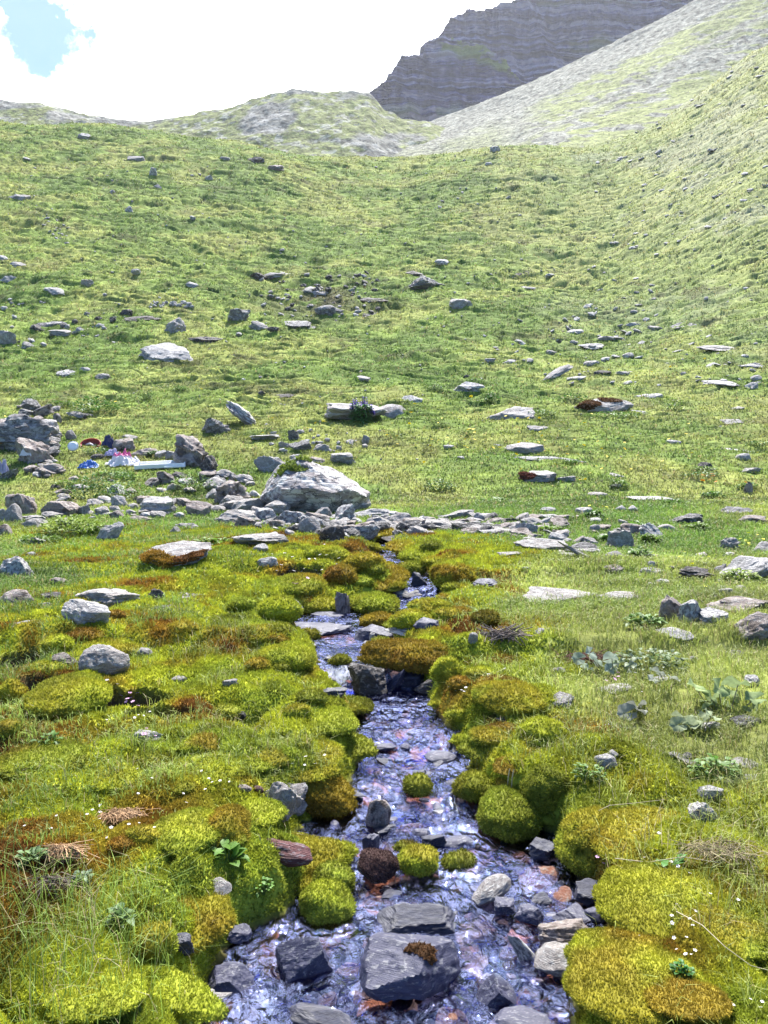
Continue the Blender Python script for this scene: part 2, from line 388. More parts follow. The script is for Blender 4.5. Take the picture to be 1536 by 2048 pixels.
# ------------------------------------------------------------ ground colours (plants and soil; haze glow painted in on the right flank)
LIME = np.array((.345, .37, .034)); LIME2 = np.array((.26, .305, .036)); OCH = np.array((.31, .25, .03)); ORG = np.array((.26, .15, .022)); RUST = np.array((.14, .062, .02))
OLV = np.array((.165, .175, .022)); GRS = np.array((.152, .205, .042)); GRSY = np.array((.205, .228, .058)); GRSD = np.array((.075, .125, .024)); SOIL = np.array((.035, .026, .018))
def mossiness(x, y):
    e = edist(x, y); l, r = edges(y); n = fbm2(x*1.1, y*1.1, 3, 61)
    k_ = np.clip(y-5, 0, 6); left = sstep(0, 1, (3.2+.5*k_-e-n*(1.3+.3*k_))/(2.0+.25*k_)); right = sstep(0, 1, (1.25+.16*k_-e-n*(.7+.1*k_))/(.9+.1*k_))
    m = np.where(x < l, left, right)
    m = np.where((e < 0), 1.0, m)
    return m*sstep(15, 11, y+n*2)
def moss_col(x, y):
    f1, c1 = worley2(x*2.1+.35*fbm2(x*2, y*2, 2, 5), y*1.9, 3)
    f2, c2 = worley2(x*5.2, y*4.6, 8)
    t = c1*.38+c2*.12+.50*(fbm2(x*1.7, y*1.7, 4, 62)*1.5+.5)
    t = t-.06+sstep(4.5, 9, y)*.06+.30*fbm2(x*3.6, y*3.2, 3, 77)
    c = lerp(LIME2, LIME, sstep(.15, .4, t)); c = c*(1-.85*sstep(.48, .68, t)[..., None])+OCH*(.85*sstep(.48, .68, t)[..., None])
    c = c*(1-sstep(.70, .86, t)[..., None])+ORG*sstep(.70, .86, t)[..., None]
    c = c*(1-.8*sstep(.86, .98, t)[..., None])+RUST*(.8*sstep(.86, .98, t)[..., None])
    o = sstep(.1, .5, fbm2(x*3.1, y*3.1, 3, 63)); c = c*(1-.5*o[..., None])+OLV*(.5*o[..., None])
    return c
def grass_col(x, y):
    t = fbm2(x*.22, y*.22, 4, 64)+.5; u = fbm2(x*1.3, y*1.3, 3, 65)+.5
    c = lerp(GRS, GRSY, sstep(.45, .8, t)); c = c*(1-sstep(.5, .15, t)[..., None]*.65)+GRSD*(sstep(.5, .15, t)[..., None]*.65)
    c = c*(.74+.52*u[..., None])
    hb = sstep(.12, .42, fbm2(x*.9+31, y*.7, 4, 68))*sstep(8, 14, y)*sstep(90, 30, y); c = c*(1-.45*hb[..., None])+np.array((.10, .175, .034))*(.45*hb[..., None])
    rt = 1.5*sstep(.05, .5, x/np.maximum(y, 1))*sstep(20, 100, y)   # paler yellow-green up the right flank, haze glow painted into the colour
    c = c*(1-.55*rt[..., None])+np.array((.30, .31, .13))*(.55*rt[..., None])
    gv = np.clip(rt, 0, 1)*sstep(.02, .3, fbm2(x*.12, y*.10, 4, 70)+.5*fbm2(x*.9, y*1.3, 3, 76)); c = c*(1-.4*gv[..., None])+np.array((.25, .245, .20))*(.4*gv[..., None])
    dk = sstep(.30, .5, fbm2(x*.7+9, y*1.0, 3, 66))*sstep(14, 25, y); c = c*(1-.45*dk[..., None])+GRSD*(.45*dk[..., None])
    wx, wy = x+.9*fbm2(x*.4, y*.4, 2, 41), y+.9*fbm2(x*.4+7, y*.4, 2, 42)
    crk = sstep(.085, .03, np.abs(fbm2(wx*.42+3, wy*1.25, 3, 50)))*sstep(.0, .22, fbm2(wx*.17, wy*.3+9, 3, 51)+.06)*sstep(18, 36, y)
    c = c*(1-.4*crk[..., None])+(SOIL*1.3)*(.4*crk[..., None])
    # bare peaty ground around the rocky outcrop in mid hillside
    px = 768+FPX*x/np.maximum(y, .3); oc = np.exp(-((px-640)/120)**2-((y-63)/7)**2)*sstep(-.25, .15, fbm2(x*.5, y*.5, 3, 67)); oc = np.maximum(oc, .5*sstep(.36, .5, fbm2(x*.33+50, y*.6, 4, 69))*sstep(14, 30, y))
    c = c*(1-.8*oc[..., None])+SOIL*1.6*(.8*oc[..., None])
    return c
def ground_col(x, y):
    m = mossiness(x, y); e = edist(x, y)
    c = moss_col(x, y)*m[..., None]+grass_col(x, y)*(1-m[..., None])*(1-.12*sstep(60, 20, y))[..., None]
    f1, _ = worley2(x*2.1+.35*fbm2(x*2, y*2, 2, 5), y*1.9, 3)
    gap = sstep(.62, .8, f1)*m*sstep(14, 9, y); c = c*(1-.5*gap[..., None])+SOIL*(.5*gap[..., None])
    s = sstep(.055, -.01, e)*(y < 15); c = c*(1-s[..., None])+SOIL*.8*s[..., None]
    pd = pooldist(x, y); s = sstep(.35, .05, pd)*(y < 12); c = c*(1-s[..., None])+SOIL*s[..., None]
    # gravelly stream bed: slate, pink and rust stones
    b = sstep(-.01, -.06, e)*(y < 15); v, ci = worley2(x*9+1.2*fbm2(x*5, y*5, 3, 74), y*7+1.2*fbm2(x*5+9, y*5, 3, 75), 71)
    ci = ci*.6+.4*(fbm2(x*4, y*3, 3, 72)+.5)
    bc = np.where((ci > .66)[..., None], np.array((.34, .14, .07)), np.where((ci > .5)[..., None], np.array((.17, .12, .10)), np.array((.022, .022, .040))))
    bc = bc*(1-.6*sstep(.35, .6, v)+.6*fbm2(x*20, y*15, 3, 73))[..., None]
    return c*(1-b[..., None])+bc*b[..., None]
gcol = ground_col(XX, YY)
M_ground = leafy('turf and moss', trans=0, rough=.95, nscale=9, namp=.35, bump=.02, spec=.1)
g = mesh_np('ground', np.stack([XX, YY, ZZ], -1).reshape(-1, 3), grid_faces(*XX.shape), M_ground, gcol.reshape(-1, 3))
tag(g, 'grassy alpine hillside with a mossy stream bank in front', kind='structure')
_dzx = np.gradient(ZZ, axis=1)/np.maximum(np.gradient(XX, axis=1), 1e-6); _dzy = np.gradient(ZZ, axis=0)/np.gradient(YY, axis=0)
def gnormal(x, y):
    n = np.stack([-_bil(_dzx, x, y), -_bil(_dzy, x, y), np.ones(np.shape(x))], -1); return n/np.linalg.norm(n, axis=-1, keepdims=True)

# ------------------------------------------------------------ far slopes: sheets through measured ridge lines at their own distances
def sheet(name, pxs, top, bot, ytop, ybot, nr, nc, mat_, colf, disp, back=40, curve=1.0):
    px = np.linspace(pxs[0], pxs[-1], nc); tr = np.interp(px, *zip(*top)); br = np.interp(px, *zip(*bot))
    yt = np.interp(px, *zip(*ytop)); yb = np.interp(px, *zip(*ybot))
    t = np.linspace(0, 1, nr)[:, None]
    row = br+(tr-br)*t; y = yb+(yt-yb)*t**curve
    x = XT(px[None, :], row)*y; z = T(row)*y
    nb = 14; tb = np.linspace(.06, 1, nb)[:, None]           # the far side falls away behind the crest
    yb2 = y[-1]+back*tb; xb = x[-1]+0*tb; zb2 = z[-1]-back*.75*tb**1.5
    x, y, z = np.vstack([x, xb]), np.vstack([y, yb2]), np.vstack([z, zb2])
    tt = np.vstack([t+0*px, 1+tb+0*px])
    x, y, z, c = disp(x, y, z, tt, np.broadcast_to(px, x.shape), np.vstack([row, np.repeat(row[-1:], nb, 0)]))
    return mesh_np(name, np.stack([x, y, z], -1).reshape(-1, 3), grid_faces(*x.shape), mat_, c.reshape(-1, 3)), (x, y, z)
M_far = leafy('mountain turf and scree', trans=0, rough=.95, nscale=1.2, namp=.35, bump=.25, spec=.1)
SCR = np.array((.185, .18, .165)); RKG = np.array((.16, .155, .152)); TURF = np.array((.16, .18, .06))
def disp_ridge(x, y, z, t, px, row):
    r = fbm2(x*.03, z*.05+y*.02, 4, 81); rid = 1-np.abs(fbm2(x*.05, y*.04, 4, 82))*2
    z = z+1.1*r+1.0*fbm2(x*.25, y*.25, 4, 83)*np.where(t > .9, .9, 1.0); y = y-1.2*rid
    rocky = .85*sstep(.02, .22, fbm2(x*.045+4, z*.07, 4, 84)+.25*sstep(480, 640, px)*sstep(700, 560, px)+.05)
    c = TURF*(1-rocky[..., None])+RKG*rocky[..., None]
    sc = sstep(.15, .35, fbm2(x*.3, z*.4, 3, 85)); c = c*(1-.6*sc[..., None])+SCR*1.6*(.6*sc[..., None]); c = c*(1+.7*fbm2(x*.5, z*.9, 4, 86)+.9*fbm2(x*1.1, z*2.6, 3, 87))[..., None]
    return x, y, z, c
ridge, _rg = sheet('ridge', (-1200, 900), [(-1200, 150), (-300, 195), (0, 205), (60, 206), (100, 213), (160, 228), (200, 237), (290, 244), (340, 239), (400, 229), (460, 214), (520, 196), (590, 180), (640, 186), (690, 184), (738, 189), (768, 222), (800, 240), (860, 244), (900, 262)],
    [(-1200, 420), (900, 420)], [(-1200, 300), (900, 300)], [(-1200, 175), (900, 215)], 260, 1300, M_far, None, disp_ridge, back=60)
tag(ridge, kind='structure')
SCTOP = [(640, 300), (740, 268), (800, 252), (860, 242), (930, 218), (1000, 190), (1100, 147), (1200, 98), (1300, 48), (1390, 0), (1536, -75), (1900, -230), (2600, -420)]
def disp_scree(x, y, z, t, px, row):
    z = z+1.6*fbm2(x*.05, y*.03, 3, 91)*(t < .97)+.55*fbm2(x*.35, y*.35, 4, 92)
    # under the cliff a belt of bare scree, then a strip of turf, then turf and stones mixed
    v = row-np.interp(px, *zip(*SCTOP)); n1 = fbm2(x*.05, y*.06, 4, 93); n2 = fbm2(x*.25+z*.1, z*.35, 4, 94)
    strip = sstep(48, 60, v+14*n2+10*n1)*sstep(104, 92, v+16*n2+10*n1)*sstep(1020, 1120, px)
    low = sstep(100, 125, v)*sstep(-.05, .25, n1*1.2+n2*.9+.30*sstep(1050, 1350, px)*sstep(120, 230, v)+.12)
    lf = sstep(1060, 960, px)*sstep(40, 75, v+20*n2)*.55
    turf = np.clip(np.maximum(np.maximum(strip*sstep(-.5, -.1, n2), low), lf)*.85+.15, 0, 1)
    c = SCR*1.05*(1-.9*turf[..., None])+np.array((.215, .24, .075))*(.9*turf[..., None])
    sp_ = fbm2(x*1.6, z*3.0, 3, 97); c = c*(1+1.1*fbm2(x*.9, y*.7, 4, 95)*(1-.6*turf)+.8*sp_*(1-.5*turf))[..., None]
    dk = sstep(.25, .45, fbm2(x*.5+z*.3, z*1.6, 3, 98)); c = c*(1-.5*dk[..., None])
    return x, y, z, c
scree, _sc = sheet('scree_slope', (640, 2600), [(640, 300), (740, 268), (800, 252), (860, 242), (930, 218), (1000, 190), (1100, 147), (1200, 98), (1300, 48), (1390, 0), (1536, -75), (1900, -230), (2600, -420)],
    [(640, 360), (1150, 340), (1300, 330), (1536, 320), (2600, 300)], [(640, 330), (1390, 310), (2600, 300)], [(640, 230), (1150, 165), (1536, 160), (2600, 160)], 420, 1100, M_far, None, disp_scree, back=60)
tag(scree, kind='structure')
# layered cliffs
M_cliff = leafy('layered slate cliff', trans=0, rough=.9, nscale=.35, namp=.3, bump=.8, spec=.2)
def cliff(name, pxs, top, bot, y0, lean, nr, nc, seed, grass):
    px = np.linspace(pxs[0], pxs[1], nc); tr = np.interp(px, *zip(*top)); br = np.interp(px, *zip(*bot))
    tr = tr+5*fbm2(px*.05, px*0, 4, seed)-2.5*np.round(2*fbm2(px*.09, px*0+5, 2, seed+1))
    t = np.linspace(0, 1, nr)[:, None]; row = br+(tr-br)*t; y = y0+(br-row)*y0/FPX*lean
    x = XT(px[None, :], row)*y; z = T(row)*y
    dip = z+.05*x+.35*fbm2(x*.015, z*.02, 3, seed+2)
    off = 0; band = 0
    for L_, k, sd_ in ((5.2, .6, 3), (2.1, .5, 4), (1.15, .45, 5)):
        q = dip/L_+.10*fbm2(x*.03, z*.03+sd_, 3, seed+sd_); f = q-np.floor(q)
        lay = _h(np.floor(q), q*0, q*0, seed+sd_)
        off = off+L_*k*((f < .75)*(-f)+(f >= .75)*(-3+3*f)-.0)*(.4+1.2*lay)
        band = band+(lay-.5)*(.8 if L_ > 5 else .9)
    gul = 1.6-np.abs(fbm2(x*.035+z*.01, z*.008, 4, seed+9))*3.2-np.abs(fbm2(x*.1, z*.03, 3, seed+19))*1.2
    y = y-off*.9-3.2*gul-1.5*fbm2(x*.2, z*.3, 4, seed+10)
    fin = fbm2(x*.05, dip*1.5, 4, seed+12, .65)*.8+.5*fbm2(x*.35, z*.10, 3, seed+14)
    c = np.array((.080, .074, .165))*np.clip(1+.9*band+1.1*fin, .25, 3)[..., None]
    lt = sstep(.16, .42, band*.8+fin*.8); c = c*(1-.8*lt[..., None])+np.array((.30, .29, .40))*(.8*lt[..., None])
    g = grass(px, row, x, z)*sstep(-.45, .0, fbm2(x*.12, z*.2, 4, seed+13)); c = c*(1-g[..., None])+np.array((.15, .19, .06))*g[..., None]
    nb = 12; tb = np.linspace(.08, 1, nb)[:, None]
    yb = y[-1]+50*tb; xb = x[-1]+0*tb; zb = z[-1]+4*tb-12*tb**2+1.0*fbm2(xb*.1, yb*.1, 3, seed)
    cb = np.repeat(c[-1:], nb, 0)
    x, y, z, c = np.vstack([x, xb]), np.vstack([y, yb]), np.vstack([z, zb]), np.vstack([c, cb])
    o = mesh_np(name, np.stack([x, y, z], -1).reshape(-1, 3), grid_faces(*x.shape), M_cliff, c.reshape(-1, 3), smooth=False)
    tag(o, kind='structure'); return o
cliff('mountain', (840, 1900), [(840, 95), (872, 76), (884, 62), (900, 36), (940, 24), (985, 17), (1010, 8), (1025, 0), (1060, -25), (1300, -140), (1900, -300)],
      [(840, 330), (1900, 330)], 470, .35, 560, 900, 101, lambda px, row, x, z: .8*np.exp(-((row-4)/5)**2)*sstep(1000, 1030, px)*.5+.6*np.exp(-((px-1190)/50)**2-((row-90)/18)**2))
cliff('mountain_spur', (728, 1080), [(728, 196), (745, 186), (768, 168), (790, 140), (806, 112), (822, 107), (846, 110), (853, 80), (872, 74), (890, 72), (930, 78), (980, 95), (1010, 122), (1040, 165), (1080, 220)],
      [(728, 330), (1080, 330)], 410, .55, 420, 480, 131, lambda px, row, x, z: .98*sstep(865, 890, px)*sstep(30, 12, np.abs(row-(82+.42*np.clip(px-905, 0, 200))))+.45*np.exp(-((row-225)/16)**2))
# ------------------------------------------------------------ water
def watermat():
    m, n = mat('stream water'); L = n.links.new
    tc = NN(n, 'ShaderNodeNewGeometry')
    mp = NN(n, 'ShaderNodeMapping'); mp.inputs['Scale'].default_value = (1, .62, 1); L(tc.outputs['Position'], mp.inputs[0])
    n1 = NN(n, 'ShaderNodeTexNoise'); n1.inputs['Scale'].default_value = 15; n1.inputs['Detail'].default_value = 4; n1.inputs['Distortion'].default_value = 1.6; L(mp.outputs[0], n1.inputs['Vector'])
    n2 = NN(n, 'ShaderNodeTexNoise'); n2.inputs['Scale'].default_value = 75; n2.inputs['Detail'].default_value = 2; n2.inputs['Distortion'].default_value = 1; L(mp.outputs[0], n2.inputs['Vector'])
    ad = NN(n, 'ShaderNodeMath', operation='MULTIPLY_ADD'); L(n2.outputs['Fac'], ad.inputs[0]); ad.inputs[1].default_value = .12; L(n1.outputs['Fac'], ad.inputs[2])
    nl = NN(n, 'ShaderNodeTexNoise'); nl.inputs['Scale'].default_value = 3.2; nl.inputs['Detail'].default_value = 3; L(tc.outputs['Position'], nl.inputs['Vector'])
    ml = NN(n, 'ShaderNodeMapRange'); ml.inputs[1].default_value = .35; ml.inputs[2].default_value = .62; ml.inputs[3].default_value = .25; ml.inputs[4].default_value = 1.15; L(nl.outputs['Fac'], ml.inputs[0])
    mm = NN(n, 'ShaderNodeMath', operation='MULTIPLY'); L(ad.outputs[0], mm.inputs[0]); L(ml.outputs[0], mm.inputs[1]); ad = mm
    bp = NN(n, 'ShaderNodeBump'); bp.inputs['Strength'].default_value = 1.0; bp.inputs['Distance'].default_value = .036; L(ad.outputs[0], bp.inputs['Height'])
    gl = NN(n, 'ShaderNodeBsdfGlossy'); gl.inputs[0].default_value = (.50, .57, .98, 1); gl.inputs['Roughness'].default_value = .03; L(bp.outputs[0], gl.inputs['Normal'])
    tr = NN(n, 'ShaderNodeBsdfTransparent'); tr.inputs[0].default_value = (.72, .70, .80, 1)
    fr = NN(n, 'ShaderNodeFresnel'); fr.inputs['IOR'].default_value = 1.45; L(bp.outputs[0], fr.inputs['Normal'])
    fm = NN(n, 'ShaderNodeMath', operation='MULTIPLY_ADD', use_clamp=True); L(fr.outputs[0], fm.inputs[0]); fm.inputs[1].default_value = 1.75; fm.inputs[2].default_value = .04
    mx = NN(n, 'ShaderNodeMixShader'); L(fm.outputs[0], mx.inputs[0]); L(tr.outputs[0], mx.inputs[1]); L(gl.outputs[0], mx.inputs[2])
    fo = NN(n, 'ShaderNodeAttribute', attribute_name='foam')
    wn = NN(n, 'ShaderNodeMapping'); wn.inputs['Scale'].default_value = (60, 22, 22); L(tc.outputs['Position'], wn.inputs[0])
    n3 = NN(n, 'ShaderNodeTexNoise'); n3.inputs['Scale'].default_value = 1; n3.inputs['Detail'].default_value = 5; n3.inputs['Roughness'].default_value = .7; L(wn.outputs[0], n3.inputs['Vector'])
    f1 = NN(n, 'ShaderNodeMath', operation='ADD'); L(n3.outputs['Fac'], f1.inputs[0]); L(fo.outputs['Fac'], f1.inputs[1])
    f2 = NN(n, 'ShaderNodeMapRange'); f2.inputs[1].default_value = .93; f2.inputs[2].default_value = 1.15; f2.inputs[4].default_value = .5; L(f1.outputs[0], f2.inputs[0])
    df = NN(n, 'ShaderNodeBsdfDiffuse'); df.inputs[0].default_value = (.75, .78, .85, 1)
    m2 = NN(n, 'ShaderNodeMixShader'); L(f2.outputs[0], m2.inputs[0]); L(mx.outputs[0], m2.inputs[1]); L(df.outputs[0], m2.inputs[2])
    out = NN(n, 'ShaderNodeOutputMaterial'); L(m2.outputs[0], out.inputs[0]); return m
M_water = watermat()
_wy = np.exp(np.arange(math.log(1.25), math.log(13.4), .0026)); _ws = np.linspace(0, 1, 210)
_l, _r = edges(_wy); Wx = (_l-.2)[:, None]+(_r-_l+.4)[:, None]*_ws; Wy = np.repeat(_wy[:, None], 210, 1)
slope = np.gradient(zw(_wy), _wy); ca = np.clip((slope-.08)/.4, 0, 1); ca = np.convolve(ca, np.ones(15)/15, 'same')[:, None]
wob = .10*fbm2(Wx*2.5, Wy*2, 3, 205)*np.minimum(1, Wy/4)
Wz = zw(Wy+wob)+(.011+.03*ca)*fbm2(Wx*9+.6*fbm2(Wx*3, Wy*3, 2, 201), Wy*7, 4, 202)+.006*fbm2(Wx*28, Wy*20, 2, 203)
foam = .55*ca+.22*sstep(.25, .6, fbm2(Wx*3, Wy*2, 3, 204))
o = mesh_np('water', np.stack([Wx, Wy, Wz], -1).reshape(-1, 3), grid_faces(*Wx.shape), M_water, attrs={'foam': foam.ravel()+0*Wx.ravel()})
tag(o, kind='structure')
for k, (a, b, rx, ry) in enumerate(_pools):
    th = np.linspace(0, 2*math.pi, 41)[:-1]; rr = np.linspace(0, 1.35, 12)[:, None]
    X = a+rx*rr*np.cos(th); Y = b+ry*rr*np.sin(th); X = np.hstack([X, X[:, :1]]); Y = np.hstack([Y, Y[:, :1]])
    zc = float(G(np.array([a]), np.array([b]), False)[0])+.07
    Zp = zc+.004*fbm2(X*14, Y*10, 3, 210)
    o = mesh_np('brook_water', np.stack([X, Y, Zp], -1).reshape(-1, 3), grid_faces(*X.shape), M_water, attrs={'foam': X.ravel()*0}); tag(o, kind='structure')

# ------------------------------------------------------------ scattered ground cover (each kind one object of stuff)
def unit(n): return n/np.maximum(np.linalg.norm(n, axis=-1, keepdims=True), 1e-9)
def shoots(P, N, size, wid, C, jit=.45, rg=rng):
    """short upright moss shoots, one small leafy triangle each; returns verts, tris, colours"""
    n = len(P); d = unit(N+jit*rg.normal(size=(n, 3))); s = unit(np.cross(d, rg.normal(size=(n, 3))))
    h = (size*rg.uniform(.6, 1.25, n))[:, None]; w_ = (wid*rg.uniform(.7, 1.3, n))[:, None]
    a = P-d*h*.25-s*w_; b = P-d*h*.25+s*w_; c = P+d*h+s*w_*rg.uniform(-.6, .6, (n, 1))
    V = np.stack([a, b, c], 1).reshape(-1, 3); F = np.arange(3*n).reshape(-1, 3)
    cc = np.repeat(C*rg.uniform(.72, 1.3, (n, 1)), 3, 0)
    return V, F, cc
def blades(P, L_, W_, C, lean=.5, rg=rng, up=None, dirs=None):
    """bent grass blades: a quad and a tip; returns verts, [quads, tris], colours"""
    n = len(P); a = rg.uniform(0, 2*math.pi, n) if dirs is None else dirs
    hd = np.stack([np.cos(a), np.sin(a), 0*a], 1); sdv = np.stack([-np.sin(a), np.cos(a), 0*a], 1)
    # turn the blade's face a random way so that some are seen edge on
    tw = rg.uniform(-1, 1, n)[:, None]; sdv = unit(sdv+tw*hd)
    l = (L_*rg.uniform(.6, 1.3, n))[:, None]; w_ = (W_*rg.uniform(.7, 1.3, n))[:, None]; k = (lean*rg.uniform(.3, 1.6, n))[:, None]
    z = np.array((0, 0, 1.0))
    p1 = P+z*l*.55+hd*l*k*.30; p2 = P+z*l*(.55+.40*np.clip(1-k*.75, -.25, 1))+hd*l*(k*.95)
    V = np.stack([P-sdv*w_-z*.02*l, P+sdv*w_-z*.02*l, p1+sdv*w_*.8, p1-sdv*w_*.8, p2], 1).reshape(-1, 3)
    i = np.arange(n)[:, None]*5
    Q = i+np.array([[0, 1, 2, 3]]); Tt = i+np.array([[3, 2, 4]])
    cc = np.repeat(C*rg.uniform(.75, 1.3, (n, 1)), 5, 0)
    return V, [Q, Tt], cc
def scatter(n, px0, px1, y0, y1, dens=1.0, pw=0.0):
    """points of the ground, roughly even in the picture; pw > 0 favours the near end"""
    u = rng.random(n)**(1+pw); y = np.exp(math.log(y0)+u*(math.log(y1)-math.log(y0)))
    px = rng.uniform(px0, px1, n); x = (px-768)/FPX*y
    return x, y
def on(x, y, lift=0): return np.stack([x, y, ground(x, y)+lift], -1)

M_moss = leafy('moss shoots', trans=.30, rough=.85, nscale=40, namp=.25, spec=.15)
M_grass = leafy('grass blades', trans=.40, rough=.55, nscale=2.5, namp=.25, spec=.35)
# moss carpet
x, y = scatter(1500000, -500, 2050, 1.7, 15, pw=.35)
m = mossiness(x, y); e = edist(x, y); pd = pooldist(x, y)
keep = (rng.random(len(x)) < m) & (e > .02) & ((pd > .1) | (y > 12))
x, y = x[keep], y[keep]; P = on(x, y); c = moss_col(x, y)
br = .5*fbm2(x*9, y*9, 2, 301)[:, None]; c = c*(1+br)
sz = .0042*y**.92
V, F, cc = shoots(P, gnormal(x, y)+np.array((0, 0, .3)), sz*1.25, sz*.42, c)
o = mesh_np('moss', V, F, M_moss, cc, smooth=False); tag(o, kind='stuff')
# near and middle grass: clumps of blades
def grass_field(name, nclump, per, y0, y1, lenf, wf, lean, mask, pw=0, spread=.05, colf=None, px=(-560, 2150)):
    x, y = scatter(nclump, px[0], px[1], y0, y1, pw=pw); k = rng.random(len(x)) < mask(x, y); x, y = x[k], y[k]
    sc = .7+.9*rng.random(len(x))*(1+.5*fbm2(x*.8, y*.8, 2, 305))
    X = np.repeat(x, per); Y = np.repeat(y, per); S = np.repeat(sc, per)
    r = np.repeat(spread*y**.5, per)*np.sqrt(rng.random(len(X))); a = rng.uniform(0, 2*math.pi, len(X))
    X = X+r*np.cos(a); Y = Y+r*np.sin(a)
    ok = (edist(X, Y) > .03) | (Y > 13.5); X, Y, S, a = X[ok], Y[ok], S[ok], a[ok]
    P = on(X, Y); c = (colf or grass_col)(X, Y)*(1 if colf else rng.uniform(.8, 1.18, (len(X), 1)))
    dry = rng.random(len(X)) < .09; c = np.where(dry[:, None], np.array((.38, .31, .15))*.8, c)
    return P, lenf(Y)*S, wf(Y), c, lean, a
def add_grass(name, parts):
    Vs, Qs, Ts, Cs, k = [], [], [], [], 0
    for P, l, w_, c, lean, a in parts:
        V, (Q, Tt), cc = blades(P, l, w_, c, lean=lean, dirs=a+rng.normal(0, .9, len(a))); Vs.append(V); Qs.append(Q+k); Ts.append(Tt+k); Cs.append(cc); k += len(V)
    o = mesh_np(name, np.concatenate(Vs), [np.concatenate(Qs), np.concatenate(Ts)], M_grass, np.concatenate(Cs), smooth=False); tag(o, kind='stuff'); return o
def gm_near(x, y):
    m = mossiness(x, y); n = fbm2(x*1.6, y*1.6, 3, 310)
    return np.clip((1-m)*.85+.5*sstep(.2, .45, n)*m+.02, 0, 1)
fresh = lambda x, y: grass_col(x, y)*np.array((1.3, 1.38, 1.2))
gp = [grass_field('', 21000, 12, 1.8, 7, lambda y: .035+.006*y, lambda y: .0006+.00028*y, .7, gm_near, spread=.028, colf=fresh),
      grass_field('', 40000, 7, 6, 18, lambda y: .045+.0018*y, lambda y: .0007+.00042*y, .8, lambda x, y: np.clip(.06+(1-mossiness(x, y)), 0, 1), spread=.04, colf=fresh)]
add_grass('grass', gp)
gp = [grass_field('', 88000, 4, 17, 136, lambda y: .055+.0011*y, lambda y: .003+.00050*y, 1.0, lambda x, y: np.ones(len(x)), spread=.05)]
add_grass('hillside_grass', gp)
# dark lanky tufts at chosen places on the banks
tx = []
for px, row, n_, ln in ((430, 1290, 260, .13), (480, 1270, 200, .14), (1230, 1720, 120, .15), (1400, 1700, 260, .16), (1480, 1760, 240, .16), (180, 1880, 300, .22), (60, 1880, 260, .24), (240, 1830, 200, .22),
                        (560, 1440, 160, .12), (300, 1500, 120, .12), (1110, 1500, 260, .13), (1160, 1450, 200, .13), (1490, 1330, 220, .13), (1200, 1620, 160, .14), (120, 1990, 160, .2), (560, 1700, 70, .08), (990, 1520, 30, .06), (330, 1000, 120, .12), (1330, 1600, 200, .15), (1500, 1600, 220, .17), (180, 1560, 90, .12)):
    a_, b_, c_ = locate(px, row); r = .16*rng.normal(size=(n_, 2))*np.array((1.3, 1)); X = a_+r[:, 0]; Y = b_+r[:, 1]; k = edist(X, Y) > .02; X, Y = X[k], Y[k]
    tx.append((on(X, Y), np.full(len(X), ln*.75), np.full(len(X), .0007+.0002*b_), np.where((rng.random(len(X)) < .2)[:, None], np.array((.36, .31, .17)), fresh(X, Y)), .7, rng.uniform(0, 6.28, len(X))))
add_grass('tall_grass', tx)
# loose stones of the scree and the ridge
def stones_on(name, S, n, size, seed, sel, mat_):
    rg = np.random.default_rng(seed); x, y, z = S; nr, nc = x.shape; nr -= 16
    j = rg.integers(0, nr, n*3); i = rg.integers(0, nc, n*3)
    P = np.stack([x[j, i], y[j, i], z[j, i]], -1); k = sel(P, j/nr, i/nc, rg); P = P[k][:n]; n = len(P)
    b = np.array([(1, 0, 0), (-1, 0, 0), (0, 1, 0), (0, -1, 0), (0, 0, 1), (0, 0, -1)], float)
    V = b[None]*rg.uniform(.5, 1.2, (n, 6, 1)); s = size*rg.pareto(2.2, n).clip(0, 1)+size*.4
    V = V*s[:, None, None]*np.array((1.2, .9, .55)); V = V+rg.normal(size=(n, 6, 3))*s[:, None, None]*.2
    a = rg.uniform(0, 6.28, n); ca_, sa_ = np.cos(a)[:, None], np.sin(a)[:, None]
    V = np.stack([V[..., 0]*ca_-V[..., 1]*sa_, V[..., 0]*sa_+V[..., 1]*ca_, V[..., 2]], -1)+P[:, None]+np.array((0, 0, .1))*s[:, None, None]
    f = np.array([(0, 2, 4), (2, 1, 4), (1, 3, 4), (3, 0, 4), (2, 0, 5), (1, 2, 5), (3, 1, 5), (0, 3, 5)])
    F = (np.arange(n)[:, None, None]*6+f).reshape(-1, 3)
    c = np.repeat(rg.uniform(.24, .42, (n, 1))*np.array((1, .97, 1.0)), 6, 0)
    o = mesh_np(name, V.reshape(-1, 3), F, mat_, c, smooth=False); tag(o, kind='stuff')
M_stone = leafy('loose stone', trans=0, rough=.9, nscale=3, namp=.3, spec=.2)
stones_on('scree_stones', _sc, 14000, .15, 5, lambda P, t, u, rg: rg.random(len(t)) < .9, M_stone)
stones_on('ridge_stones', _rg, 2500, .22, 6, lambda P, t, u, rg: rg.random(len(t)) < .7, M_stone)
